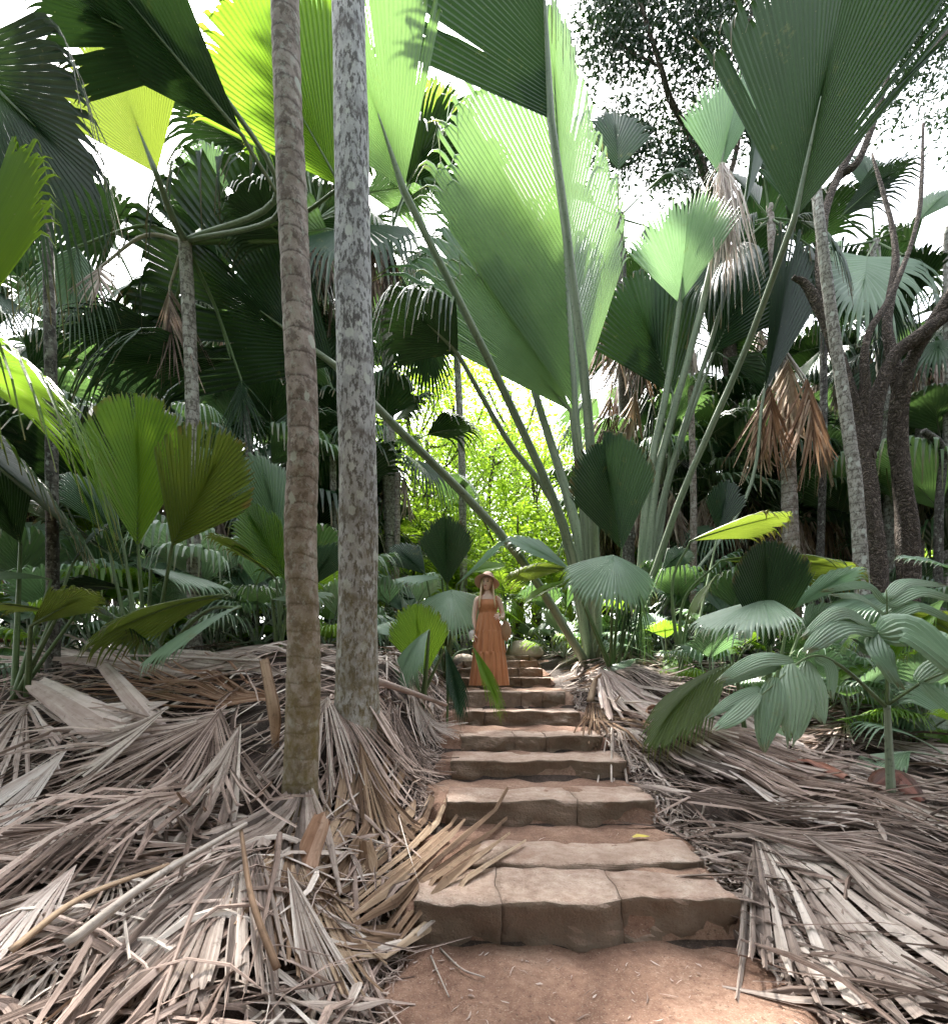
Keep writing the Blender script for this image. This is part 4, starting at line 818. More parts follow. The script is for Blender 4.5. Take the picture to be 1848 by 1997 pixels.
# single dry pieces
def piece(name, label, cat, pts, w, nrm, mat, rad=None, thick=None, org=None, smooth=True, **k):
    q = catmull(pts, 16); o = thing(name, label, cat, q[0])
    if rad: v, f, u = tube(q, rad, 10, **k)
    else: v, f, u = strip(q, w, Vector(nrm), k.get('fold', .3), k.get('taper', .6), .3)
    obj('shell' if not rad else 'stalk', v, f, M[mat], o, u, smooth); return o
def gp(u, v, h=.0): q = G(u, v); q.z += h; return q
piece('fallen_leaf_stalk', 'long pale leaf stalk lying across the bottom left corner', 'leaf stalk', [gp(130, 2010, .25), gp(300, 1870, .27), gp(480, 1715, .24)], 0, 0, 'petiole_dead', (.018, .009))
piece('fallen_leaf_stalk', 'yellowed split stalk below the pale stalk at bottom left', 'leaf stalk', [gp(20, 1985, .2), gp(160, 1880, .22), gp(330, 1790, .2)], 0, 0, 'deadtan', (.018, .012), flat=.5)
piece('fallen_leaf_stalk', 'brown stalk leaning down past the tan blade at bottom centre-left', 'leaf stalk', [gp(470, 1720, .22), gp(490, 1860, .2), gp(540, 2010, .2)], 0, 0, 'deadtan', (.008, .013))
piece('fallen_leaf_stalk', 'thick pale cut stalk poking out right of the grey trunk', 'leaf stalk', [gp(735, 1395, .28), gp(800, 1408, .28), gp(868, 1428, .3)], 0, 0, 'deadpale', (.05, .034), flat=.6)
piece('fallen_leaf_stalk', 'brown broken stalk standing in the litter right of the fourth step', 'leaf stalk', [gp(1245, 1475, .05), gp(1262, 1430, .22) , gp(1280, 1440, .34)], 0, 0, 'rust', (.028, .02))
piece('fallen_leaf_stalk', 'short curled brown stalk beside the woman\'s step', 'leaf stalk', [gp(1150, 1385, .1), gp(1160, 1360, .2), gp(1172, 1370, .36)], 0, 0, 'deadtan', (.05, .012))
piece('fallen_leaf_stalk', 'long thin stalk lying along the top of the left bank', 'leaf stalk', [gp(0, 1330, .2), gp(250, 1322, .22), gp(520, 1338, .22)], 0, 0, 'petiole_dead', (.008, .014))
piece('fallen_leaf_stalk', 'thin dark stalk lying down the right slope', 'leaf stalk', [gp(1330, 1470, .2), gp(1420, 1500, .22), gp(1540, 1550, .2)], 0, 0, 'petiole_dead', (.012, .008))
def husk(label, pts, w, mat, nrm=(0, -.4, .9), depth=.5, name='dry_spathe', cat='spathe', torn=False):
    q = catmull(pts, 18); V = []; UV = []; Fc = []; n = len(q); m = 11; rg = random.Random(len(label)); jag = [rg.uniform(0, .9) for _ in range(m)]
    for a, p in enumerate(q):
        s = a / (n - 1); d = (q[min(a + 1, n - 1)] - q[max(a - 1, 0)]).normalized(); sv = d.cross(Vector(nrm)).normalized(); n2 = sv.cross(d)
        ww = w * .5 * (max(.06, math.sin(math.pi * (.06 + .9 * s)) ** .6) if not torn else (.55 + .45 * math.sin(math.pi * min(1, s * .8 + .15))) * (1 + .06 * math.sin(9 * s + len(label))))
        for b in range(m):
            c = b / (m - 1) * 2 - 1; e = Vector((0, 0, 0))
            if torn and a >= n - 3: e = d * ((jag[b] - .45) * w * .35 * (a - n + 4) / 3)
            V.append(tuple(p + e + sv * (ww * math.sin(c * 1.5)) + n2 * (depth * w * .5 * math.cos(c * 1.5) + .02 * w * math.sin(b * 2.2 + a * .3)))); UV.append((c * 1.2, s * 2))
        if a:
            for b in range(m - 1): o = (a - 1) * m + b; Fc.append([o, o + 1, o + m + 1, o + m])
    t = thing(name, label, cat, q[0]); obj('shell', V, Fc, M[mat], t, UV, True); return t
M['husk'] = dead_mat('red_brown_husk', [(.05, .018, .012), (.13, .045, .03), (.22, .09, .06), (.34, .18, .13)], .0, .5)
husk('red-brown curved husk below the palm seedling on the right', [gp(1700, 1572, .12), gp(1745, 1560, .16), gp(1795, 1600, .10)], .2, 'husk')
husk('dark brown hollow husk among the fronds left of the red-brown one', [gp(1520, 1525, .12), gp(1590, 1535, .16), gp(1650, 1560, .14)], .18, 'husk', (.1, .6, .75))
husk('red-brown sheath lying at the far left edge of the bank', [gp(-60, 1300, .25), gp(10, 1290, .28), gp(70, 1290, .2)], .32, 'husk')
husk('pale pinkish sheath sticking up on the left bank, the larger of two', [gp(290, 1480, .06), gp(190, 1440, .14), gp(80, 1395, .24)], .30, 'deadpale', (.1, -.5, .8), .35, torn=True)
husk('pale pinkish sheath sticking up on the left bank, the smaller of two', [gp(320, 1455, .08), gp(260, 1410, .18), gp(205, 1365, .28)], .15, 'deadpale', (.4, -.6, .6), .6, torn=True)
husk('orange-brown split sheath at the foot of the brown trunk', [gp(585, 1745, .02), gp(600, 1720, .12), gp(628, 1715, .30)], .12, 'rust', (.3, -.8, .3), .8, torn=True)
husk('tan torn flap on the bank edge beside the orange sheath', [gp(722, 1730, .04), gp(716, 1715, .12), gp(712, 1712, .2)], .10, 'deadtan', (.3, -.8, .4), .5, torn=True)
husk('brown folded dead leaf leaning against the brown trunk', [gp(545, 1480, .1), P(540, 1400, 3.0), P(520, 1290, 3.1)], .10, 'deadtan', (-.5, -.8, .2), 1.0, torn=True)
husk('pale curled strip lying left of the red-brown husk', [gp(1640, 1545, .1), gp(1655, 1570, .12), gp(1675, 1580, .08)], .06, 'deadpale')
for (u_, v_, lab) in [(1250, 1634, 'yellow fallen leaf lying on the second slab'), (1828, 1605, 'small yellow leaf at the right edge below the husk')]:
    q = gp(u_, v_, .0) if u_ > 1500 else Vector((P(u_, v_, 3.02).x, 3.02, float(pathz(P(u_, v_, 3.02).x, 3.02)) + .012))
    v, f, u = strip([q + Vector((-.055, 0, .004)), q + Vector((-.02, .005, .014)), q + Vector((.02, 0, .012)), q + Vector((.06, .012, .006))], .045, Vector((0, -.1, 1)), .3)
    M.setdefault('yellow', plain('yellow_leaf', (.62, .5, .06), .5, (.5, .42, .1)))
    tag(obj('fallen_leaf', v, f, M['yellow'], None, u), lab, 'leaf')
for pts, lab in [([(840, 1870), (855, 1905), (875, 1950)], 'thin pale twig lying left on the earth below the lowest step'), ([(858, 1855), (900, 1895), (945, 1912)], 'bent thin twig right of the other one below the lowest step')]:
    q = [P(u_, v_, 1.325 * F / (v_ - V0)) + Vector((0, 0, .012)) for u_, v_ in pts]
    v, f, u = tube(catmull(q, 10), (.005, .003), 6); tag(obj('twig', v, f, M['petiole_dead'], None, u, True, org=q[0]), lab, 'twig')
# boulders at the top of the steps
for (u_, v_, y_, r_, lab) in [(1022, 1272, 10.7, .36, 'rounded pale boulder at the head of the steps'), (905, 1290, 9.9, .22, 'small grey boulder left of the upper steps'), (1128, 1098, 0, 0, '')]:
    if not lab: continue
    c = P(u_, v_, y_); bm = bmesh.new(); bmesh.ops.create_icosphere(bm, subdivisions=4, radius=1)
    for v in bm.verts:
        d = v.co.copy(); s = 1 + .16 * mnoise.noise(d * 1.4 + c) + .05 * mnoise.noise(d * 4 + c); v.co = Vector((d.x * r_ * 1.15 * s, d.y * r_ * s, d.z * r_ * .72 * s)) + c
    M.setdefault('boulder', soil_mat('boulder_stone', (.36, .28, .23), (.50, .41, .35), (.62, .54, .48), (.3, .24, .2))); tag(bobj('boulder', bm, M['boulder'], None, True, c), lab, 'boulder')
# ------------------------------------------------------------------ the forest behind: prototypes, then copies
ORD = ['first', 'second', 'third', 'fourth', 'fifth', 'sixth', 'seventh', 'eighth', 'ninth', 'tenth', 'eleventh', 'twelfth', 'thirteenth', 'fourteenth', 'fifteenth', 'sixteenth', 'seventeenth', 'eighteenth', 'nineteenth', 'twentieth']
def ordw(i):
    tens = {2: 'twenty', 3: 'thirty', 4: 'forty', 5: 'fifty'}
    return ORD[i] if i < 20 else (tens[(i + 1) // 10] + '-' + ORD[(i + 1) % 10 - 1] if (i + 1) % 10 else tens[(i + 1) // 10][:-1] + 'ieth')
def fan_palm_proto(h, r, nl, pl, bl, el, seed, mats, dead_n=0, trunkm='trunk_thin', name='fan_palm', nseg=22):
    rg = random.Random(seed); t = thing(name, 'x', 'palm tree')
    top = Vector((0, 0, 0))
    if h > .3:
        top = Vector((rg.uniform(-.1, .1) * h * .5, rg.uniform(-.1, .1) * h * .5, h))
        v, f, u = tube(catmull([Vector((0, 0, -.3)), Vector((0, 0, h * .3)), top], 40), (r * 1.15, r * .85), 12, bump=lambda s, th: 1 + .05 * math.exp(-(((s / .18) % 1 - .5) / .4) ** 6) + .02 * math.sin(th * 3 + s))
        obj('trunk', v, f, M[trunkm], t, u, True)
    for i in range(nl):
        az = i * 2.399 + rg.uniform(-.2, .2); e = R(el[0] + (el[1] - el[0]) * i / max(1, nl - 1) + rg.uniform(-6, 6)); d = Vector((math.cos(az) * math.cos(e), math.sin(az) * math.cos(e), math.sin(e)))
        p = pl * rg.uniform(.8, 1.15); hub = top + d * p + Vector((0, 0, -.05 * p)); e2 = e - R(rg.uniform(8, 30)); d2 = Vector((math.cos(az) * math.cos(e2), math.sin(az) * math.cos(e2), math.sin(e2)))
        b = bl * rg.uniform(.85, 1.15); nr = Vector((0, 0, 1)) - Vector((math.cos(az), math.sin(az), 0)) * math.sin(e2)
        nr = Vector((-math.cos(az) * math.sin(e2), -math.sin(az) * math.sin(e2), math.cos(e2)))
        leaf_part(t, hub, hub + d2 * b, nr, mat=rg.choice(mats), base=top, mid=[top + d * p * .5 + Vector((0, 0, .04 * p))], A=rg.uniform(42, 62), n=nseg, side=.8, costa=.4, fold=rg.uniform(-12, 14), bend=rg.uniform(.05, .3), split=rg.uniform(.55, .8), tipd=rg.uniform(.15, .4), pr=(.03, .016), pm='petiole', seed=seed * 31 + i)
    for i in range(dead_n):
        az = rg.uniform(0, 6.28); d = Vector((math.cos(az), math.sin(az), 0)); hub = top + d * rg.uniform(.2, .5) + Vector((0, 0, -.25))
        leaf_part(t, hub, hub + d * .25 + Vector((0, 0, -bl * rg.uniform(.8, 1.1))), d, mat=rg.choice(['dead', 'deadtan', 'deadgrey']), base=top, A=24, n=16, split=.3, crumple=.4, rag=.3, fold=-25, pleat=.9, tipd=0, pm='petiole_dead', name='dead_leaf', seed=seed * 17 + i)
    return t
def feather_proto(h, r, nl, fl, seed, mat, el=(75, -20), name='feather_palm', trunkm='trunk_thin', ll=.6, w=.045, n=30):
    rg = random.Random(seed); t = thing(name, 'x', 'palm tree'); top = Vector((0, 0, max(h, 0)))
    if h > .3:
        v, f, u = tube(catmull([Vector((0, 0, -.3)), Vector((.1, 0, h * .5)), top], 36), (r * 1.15, r * .8), 12, bump=lambda s, th: 1 + .05 * math.exp(-(((s / .2) % 1 - .5) / .4) ** 6)); obj('trunk', v, f, M[trunkm], t, u, True)
    for i in range(nl):
        az = i * 2.399 + rg.uniform(-.2, .2); e = R(el[0] + (el[1] - el[0]) * i / (nl - 1)); L_ = fl * rg.uniform(.85, 1.1); q = []
        for j in range(5):
            s = j / 4; q.append(top + Vector((math.cos(az) * math.cos(e) * L_ * s, math.sin(az) * math.cos(e) * L_ * s, math.sin(e) * L_ * s - .45 * L_ * s * s * math.cos(e * .7))))
        (v, f, u), (v2, f2, u2) = pinnate(q, n, ll, w, .55, 58, .15, .022, seed * 7 + i)
        o = obj('leaf', v, f, M[mat], t, u); obj('leaf_stalk', v2, f2, M['petiole_green'], o, u2, True)
    return t
def tree_proto(h, seed, mat, n=5200, size=.2, spread=2.2, name='broadleaf_tree', z0=.3, z1=1.0, nl=9, top=.6, r=.17):
    rg = random.Random(seed); t = thing(name, 'x', 'tree'); q = [Vector((0, 0, -.3)), Vector((.1, .1, h * .35 * top / .6)), Vector((rg.uniform(-.4, .4), rg.uniform(-.4, .4), h * top))]
    obj('trunk', *limb(q, r, r * .5, 12, seed)[:2], M['bark'], t, None, True); cs = []
    for i in range(nl):
        az = i * 2.399; e = rg.uniform(.2, 1.1); l = spread * rg.uniform(.6, 1.2); s = q[1].lerp(q[2], rg.uniform(z0, z1)); d = Vector((math.cos(az) * math.cos(e), math.sin(az) * math.cos(e), math.sin(e)))
        m = s + d * l * .5 + Vector((0, 0, -.1)); e_ = s + d * l + Vector((0, 0, .3)); obj('limb', *limb([s, m, e_], .06, .018, 7, seed + i, 8)[:2], M['bark'], t, None, True)
        for k in range(3): cs.append(tuple(s + d * l * rg.uniform(.55, 1.25) + Vector([rg.gauss(0, .35) for _ in range(3)])))
    V, Fc, UV = leafcloud(cs, n, size, (.42, .42, .3), seed); tag(obj('crown', V, Fc, M[mat], t, UV), kind='stuff'); return t
class Kind:
    def __init__(s, proto, noun, group): s.p = proto; s.first = True; s.noun = noun; s.g = group; s.items = []
    def put(s, x, y, sc=1, rz=0, dz=0):
        o = s.p if s.first else copy_tree(s.p); s.first = False
        o.location = (x, y, gz(x, y) + dz); o.rotation_euler = (0, 0, rz); o.scale = (sc, sc, sc); s.items.append(o)
KN = {}
KN['tallA'] = Kind(fan_palm_proto(5.2, .11, 13, 1.3, 1.5, (80, -35), 1, ['leaf', 'leaf', 'waxy'], 4), 'tall fan palm with a round crown', 'tall fan palms in the background')
KN['tallB'] = Kind(fan_palm_proto(3.2, .10, 12, 1.4, 1.6, (85, -25), 2, ['leaf', 'waxy', 'pale'], 5), 'half-grown fan palm with dead leaves below the crown', 'half-grown fan palms in the background')
KN['low'] = Kind(fan_palm_proto(0, 0, 9, 1.5, 1.25, (82, 30), 3, ['waxy', 'pale', 'young'], 0), 'stemless fan palm with long leaf stalks', 'stemless fan palms in the undergrowth')
KN['low2'] = Kind(fan_palm_proto(0, 0, 8, .8, .95, (80, 20), 4, ['pale', 'waxy', 'young'], 0), 'knee-high fan palm', 'small fan palms in the undergrowth')
KN['giant'] = Kind(fan_palm_proto(0, 0, 8, 3.4, 2.6, (84, 52), 8, ['leaf', 'waxy', 'big'], 0, nseg=34, name='giant_fan_palm'), 'giant stemless fan palm with leaves above head height', 'giant fan palms in the background')
KN['feather'] = Kind(feather_proto(4.0, .09, 12, 2.4, 5, 'leaf'), 'feather palm on a thin trunk', 'feather palms in the background')
KN['featherY'] = Kind(feather_proto(2.2, .08, 12, 2.3, 6, 'sunlit'), 'sunlit yellow-green feather palm', 'sunlit feather palms in the background')
KN['tree'] = Kind(tree_proto(7.5, 7, 'leaf', 6500), 'dark leafy tree', 'dark leafy trees in the background')
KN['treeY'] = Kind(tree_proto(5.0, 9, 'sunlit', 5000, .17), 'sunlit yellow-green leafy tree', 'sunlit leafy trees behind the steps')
KN['tallC'] = Kind(fan_palm_proto(9.0, .13, 14, 1.5, 1.7, (80, -40), 12, ['leaf', 'leaf', 'waxy'], 6), 'very tall fan palm with its crown high up', 'very tall fan palms in the background')
KN['shaggy'] = Kind(fan_palm_proto(3.8, .12, 9, 1.1, 1.3, (86, 20), 13, ['leaf', 'waxy'], 16, 'trunk_dark', name='shaggy_palm'), 'shaggy palm hung with many dead brown leaves', 'shaggy palms in the background')
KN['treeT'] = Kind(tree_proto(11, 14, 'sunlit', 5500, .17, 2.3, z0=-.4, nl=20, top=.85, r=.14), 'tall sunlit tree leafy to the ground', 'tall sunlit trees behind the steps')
KN['treeD'] = Kind(tree_proto(12, 15, 'leaf', 15000, .2, 2.6, z0=-.2, nl=20, top=.85, r=.18), 'tall dark tree leafy along the whole trunk', 'tall dark trees in the background')
rg = random.Random(42)
def at(k, u, y, sc=1, dz=0): KN[k].put((u - U0) * y / F, y, sc * rg.uniform(.92, 1.08), rg.uniform(0, 6.28), dz)
# sunlit middle
for u, y, s in [(800, 15, 1), (900, 17, 1.0), (1010, 14.5, .9), (860, 24, 1.2), (1040, 22, 1.2), (960, 28, 1.4), (740, 19, 1.0), (1110, 17, 1), (60, 18, 1), (200, 21, 1.1), (340, 18, 1), (470, 21, 1.1), (590, 19, 1), (1260, 19, 1), (1400, 21, 1.1), (1520, 19, 1), (1650, 22, 1.1), (1790, 19, 1), (-60, 20, 1.1), (1920, 20, 1.1)]: at('treeY', u, y, s)
for u, y, s in [(790, 12.5, .9), (985, 12, .7), (915, 15, 1), (1080, 13.5, .9), (720, 14, 1.2), (640, 13, 1.1), (830, 17, 1.6), (1010, 18, 1.6), (560, 12, 1), (200, 10, .9), (100, 12, 1.1), (1340, 15, 1.2), (1500, 17, 1.3), (1780, 16, 1.3)]: at('featherY', u, y, s)
# left and right background
for u, y, s in [(40, 10, 1), (420, 11.5, 1), (250, 16, 1.2), (-60, 13, 1.1), (610, 16, 1), (1330, 14, 1.1), (1620, 13.5, 1.1), (1900, 11.5, 1), (1550, 18, 1.2), (1270, 18, 1.1), (765, 11.3, .95)]: at('tallA', u, y, s)
for u, y, s in [(120, 9, .9), (480, 9.4, .85), (20, 12, 1), (1300, 13, 1), (1400, 12.5, 1), (1660, 13.2, 1), (1900, 12.5, 1.1), (230, 13, 1)]: at('tallB', u, y, s)
for u, y, s in [(60, 6.6, .8), (170, 7.2, .85), (380, 7, .8), (470, 6.6, .7), (600, 7.5, .8), (650, 9.5, .9), (790, 9.2, .75), (1080, 11, .8), (1330, 8.8, .8), (1420, 8.2, .75), (1480, 8.9, .7), (1610, 9.2, .7), (1860, 8.4, .7), (1760, 10, .9), (560, 9, .9), (270, 8.5, .9), (-40, 7.5, .9), (1280, 12, 1), (1380, 11, .9)]: at('low', u, y, s)
for u, y, s in [(30, 5.6, .8), (190, 5.8, .7), (420, 5.9, .7), (500, 6, .7), (640, 6.3, .7), (760, 7.6, .7), (800, 8.3, .7), (1100, 9.8, .7), (1180, 9.2, .7), (1300, 7.4, .7), (1420, 6.8, .7), (1560, 6.4, .7), (1640, 6.2, .7), (1780, 6, .7), (1850, 5.4, .7), (1700, 7, .8), (350, 6.6, .7), (100, 6.2, .8), (1040, 11.8, .7), (700, 8.5, .7), (1380, 6, .55), (1600, 5.2, .5), (1660, 4.7, .5), (1800, 4.5, .55), (1560, 4.9, .42), (1870, 3.9, .5), (1720, 5.3, .6)]: at('low2', u, y, s)
for u, y, s in [(-120, 8.5, .9), (240, 9.5, .95), (560, 11.5, .9), (1370, 14.5, 1), (1720, 11, .9), (1960, 9, .9), (20, 15, 1.1), (1560, 13, 1), (430, 14, 1)]: at('giant', u, y, s)
for u, y, s in [(90, 14, 1.1), (480, 18, 1.2), (660, 12, .85), (1250, 15, 1), (1640, 16, 1.1), (1950, 14, 1.2), (580, 20, 1.3)]: at('feather', u, y, s)
for u, y, s in [(-250, 22, 1.2), (2100, 20, 1.2)]: at('tree', u, y, s)
for u, y, s in [(60, 12, .9), (300, 13.5, 1), (450, 11.5, .85), (560, 15, 1.05), (140, 17, 1.1), (-80, 11, 1), (1320, 12.5, .95), (1480, 13.5, 1), (1660, 12, .9), (1790, 10.5, .8), (1880, 13, 1), (1580, 17, 1.2), (1230, 16, 1.1), (640, 17, 1), (762, 11.5, 1.12), (600, 12, 1.15), (560, 14, 1.2)]: at('tallC', u, y, s)
for u, y, s in [(1300, 10.8, 1), (1390, 11.5, .95), (1465, 12, 1.05), (1610, 11.2, 1), (1690, 12, 1), (1180, 12.5, 1), (360, 8.6, .9), (60, 9.5, 1), (530, 9.6, .95), (1850, 10.5, 1), (650, 12.5, .9), (1530, 11, .95)]: at('shaggy', u, y, s)
for u, y, s in [(840, 16, .75), (950, 20, .9), (1050, 17, .7), (760, 20, .85), (670, 22, 1.0), (1130, 22, .9), (810, 19, 1.15), (890, 23, 1.4), (1000, 25, 1.45)]: at('treeT', u, y, s)
for u, y, s in [(1700, 24, .9)]: at('treeD', u, y, s)
# same forest, unseen at the sides and behind; added to cut the frontal light
for x, y, s in [(-8.0, .4, 1.0), (-7.5, -3, 1.1), (-4, -5.5, 1.1), (0, -7, 1.2), (4.5, -5.5, 1.1), (7.5, -3, 1.1), (8.2, .4, 1.0), (-13, 6, 1.2), (13.5, 6.5, 1.2), (-2, -11, 1.4), (3, -12, 1.4)]: KN['tree'].put(x, y, s, rg.uniform(0, 6))
for x, y, s in [(-5.2, -.6, 1), (5.4, -.6, 1), (-2.2, -3.4, 1.05), (2.6, -3.6, 1.05)]: KN['tallA'].put(x, y, s, x + y)
for x, y, s in [(-3.2, -3.2, 1.1), (3.3, -3.4, 1.1), (.2, -4.2, 1.2), (-6.5, -.6, 1.1), (6.6, -.6, 1.1), (-3.5, -6.5, 1.2), (3.8, -6.8, 1.2)]: KN['giant'].put(x, y, s, x + y)
for x, y, s in [(-8, -6, 1.1), (8, -6, 1.1), (-1, -6, 1.1), (-10, 1, 1.1), (10, 1, 1.1), (-4.5, -2.8, .95), (4.6, -3, .95), (1.5, -4.6, 1.0), (-10.5, 3, .9), (10.8, 3, .9), (-2.5, -8.5, 1.2), (4, -8.5, 1.2)]: KN['treeD'].put(x, y, s, x - y)
for k in KN.values():
    fr = [o for o in k.items if o.location.y > .5 and abs(o.location.x) < o.location.y * 1.25]; bk = [o for o in k.items if o not in fr]
    fr.sort(key=lambda o: o.location.x / o.location.y)
    for i, o in enumerate(fr): tag(o, f'{k.noun}, {ordw(i)} of its kind from the left', None, k.g)
    bk.sort(key=lambda o: math.atan2(o.location.x, o.location.y))
    for i, o in enumerate(bk): tag(o, f'{k.noun[:40].rsplit(" ",1)[0]}, {ordw(i)} unseen one outside the frame going clockwise', None, k.g)
# soft low growth that reads as one mass
rr = np.random.RandomState(3); cs = []
for i in range(260):
    y_ = 8 + 18 * rr.rand(); x_ = (rr.rand() * 2 - 1) * 1.15 * y_
    if -.8 < x_ < 1.9 and y_ < 12: continue
    cs.append((x_, y_, gz(x_, y_) + .25 + .5 * rr.rand()))
V, Fc, UV = leafcloud(cs, 9000, .24, (.5, .5, .28), 77); tag(obj('undergrowth', V, Fc, M['leaf'], None, UV), 'low leafy undergrowth between the palms behind', 'undergrowth', kind='stuff')
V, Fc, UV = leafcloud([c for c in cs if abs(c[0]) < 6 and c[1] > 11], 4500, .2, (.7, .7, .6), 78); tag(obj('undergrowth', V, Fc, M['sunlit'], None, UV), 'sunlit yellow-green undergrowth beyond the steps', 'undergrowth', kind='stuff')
# thin hanging stems and poles
for i, (u_, y_, h_) in enumerate([(762, 10.5, 4.2), (500, 8.6, 4.5), (640, 9.2, 4), (1350, 9.8, 6.5), (1590, 9.4, 7), (1835, 9.8, 9)]):
    b = onground(u_, y_); tp = b + Vector((rg.uniform(-.2, .2), 0, h_))
    palm_trunk('palm_pole', f'bare slender palm pole in the background, {ordw(i)} of six from the left' if False else f'bare slender palm pole behind, {ordw([500, 640, 762, 1350, 1590, 1835].index(u_))} such pole from the left', [b, b.lerp(tp, .5) + Vector((.05, 0, 0)), tp], .07, .06, ['trunk_brown', 'trunk_dark', 'trunk_thin'][i % 3], .16, .05, 10, n=60, group='bare palm poles in the background')
# ------------------------------------------------------------------ the woman on the steps
def skin_mat():
    t = NT('skin'); c = t.mix(t.noise(t.obj, 9, 3), (.72, .51, .42), (.80, .60, .50))
    b = t.n('BsdfPrincipled', Base__Color=c, Roughness=.5); b.inputs['Subsurface Weight'].default_value = .08; b.inputs['Subsurface Radius'].default_value = (.02, .008, .005); return t.done(b.outputs[0])
M['skin'] = skin_mat()
def cloth_mat(name, c1, c2, sc=(30, 30, 5)):
    t = NT(name); n = t.noise(t.mapv(t.obj, sc), 1.0, 4); w = t.noise(t.obj, 260, 2)
    b = t.n('BsdfPrincipled', Base__Color=t.mix(n, c1, c2), Roughness=.8, Normal=t.bump(t.math('ADD', n, t.math('MULTIPLY', w, .4)), .35, .01)); b.inputs['Sheen Weight'].default_value = .2; return t.done(b.outputs[0])
M['dress'] = cloth_mat('rust_dress', (.34, .12, .045), (.56, .25, .11)); M['hat'] = cloth_mat('felt_hat', (.40, .25, .19), (.50, .33, .26), (8, 8, 8))
M['bag'] = cloth_mat('straw_bag', (.26, .15, .08), (.40, .26, .15), (120, 120, 60)); M['strap'] = cloth_mat('bag_strap', (.42, .30, .2), (.55, .42, .3))
def hair_mat():
    t = NT('blond_hair'); n = t.noise(t.mapv(t.uv, (60, 1.5, 1)), 1.0, 3)
    return t.done(t.n('BsdfPrincipled', Base__Color=t.ramp(n, [(.3, (.50, .36, .21)), (.5, (.76, .60, .39)), (.7, (.88, .76, .56))]), Roughness=.45, Normal=t.bump(n, .5, .005)).outputs[0])
M['hair'] = hair_mat()
WO = Vector(((951 - U0) * 7.05 / F, 7.05, 1.036)); person = thing('person', 'woman in rust-orange tiered maxi dress and sun hat standing on the steps', 'person', WO)
def wp(x, y, z): return WO + Vector((x, y, z))      # x to the viewer's right, -y toward the viewer
me = bpy.data.meshes.new('body'); sk = []; ed = []; rad = []
def jv(x, y, z, r, par=None, ry=None):
    sk.append((x, y, z)); rad.append((r, ry or r)); i = len(sk) - 1
    if par is not None: ed.append((par, i))
    return i
pel = jv(0, 0, .90, .125, None, .09); wst = jv(0, 0, 1.06, .105, pel, .08); ch = jv(0, .0, 1.22, .125, wst, .085); cl_ = jv(0, .01, 1.345, .085, ch, .06); nk = jv(-.004, .012, 1.42, .047, cl_); hb = jv(-.01, .0, 1.49, .05, nk)
for sg in (-1, 1):
    hp = jv(.085 * sg, 0, .84, .095, pel); kn = jv(.08 * sg, -.01, .47, .055, hp); an = jv(.075 * sg, .01, .09, .034, kn); jv(.08 * sg, -.11, .03, .03, an)
# right arm (viewer's left) hangs; left arm bends at the elbow to hold the bag strap
sr = jv(-.165, .01, 1.335, .048, cl_); er = jv(-.205, .02, 1.08, .037, sr); wr = jv(-.208, -.02, .84, .026, er); jv(-.205, -.035, .775, .030, wr, .018)
s2 = jv(.165, .01, 1.335, .048, cl_); e2 = jv(.225, .03, 1.10, .037, s2); w2 = jv(.205, -.13, 1.03, .026, e2); h2 = jv(.175, -.175, 1.05, .029, w2, .02)
me.from_pydata([tuple(wp(*p)) for p in sk], ed, [])
ob = bpy.data.objects.new('body_rig', me); COL.objects.link(ob); md = ob.modifiers.new('s', 'SKIN'); sb_ = ob.modifiers.new('d', 'SUBSURF'); sb_.levels = 2; sb_.render_levels = 2
for i, v in enumerate(me.skin_vertices[0].data): v.radius = rad[i]; v.use_root = (i == pel)
dg = bpy.context.evaluated_depsgraph_get(); em = bpy.data.meshes.new_from_object(ob.evaluated_get(dg))
bv = [tuple(v.co) for v in em.vertices]; bf = [list(p.vertices) for p in em.polygons]; bpy.data.objects.remove(ob)
# head with brow, nose, cheeks, chin; turned a little to the viewer's left and up
bm = bmesh.new(); bmesh.ops.create_uvsphere(bm, u_segments=28, v_segments=22, radius=1); hv = []
HC = Vector((-.012, -.012, 1.565)); HR = Matrix.Rotation(R(-16), 3, 'Z') @ Matrix.Rotation(R(6), 3, 'Y') @ Matrix.Rotation(R(-4), 3, 'X')
def g(a, b, w): return math.exp(-((a) ** 2 + (b) ** 2) / w ** 2)
for v in bm.verts:
    x, y, z = v.co; f = max(0, -y)
    X = x * .073 * (1 - .22 * max(0, -z) ** 1.5); Yy = y * .092 * (1 - .1 * max(0, -z)); Z = z * .112
    fx = x * .073; n = 0
    n += .020 * g(fx / .012, (Z + .022) / .016, 1) + .012 * g(fx / .008, (Z + .003) / .026, 1)          # nose
    n += .006 * g(fx / .05, (Z - .028) / .012, 1) - .007 * (g((fx - .03) / .014, (Z - .006) / .011, 1) + g((fx + .03) / .014, (Z - .006) / .011, 1))
    n += .006 * g(fx / .022, (Z + .055) / .012, 1) + .007 * g(fx / .025, (Z + .09) / .018, 1) + .004 * (g((fx - .04) / .02, (Z + .03) / .02, 1) + g((fx + .04) / .02, (Z + .03) / .02, 1))
    v.co = WO + HC + HR @ Vector((X, Yy - n * (1 if y < 0 else 0), Z))
bm.verts.index_update(); o0 = len(bv); bv += [tuple(v.co) for v in bm.verts]; bf += [[q.index + o0 for q in x.verts] for x in bm.faces]; bm.free()
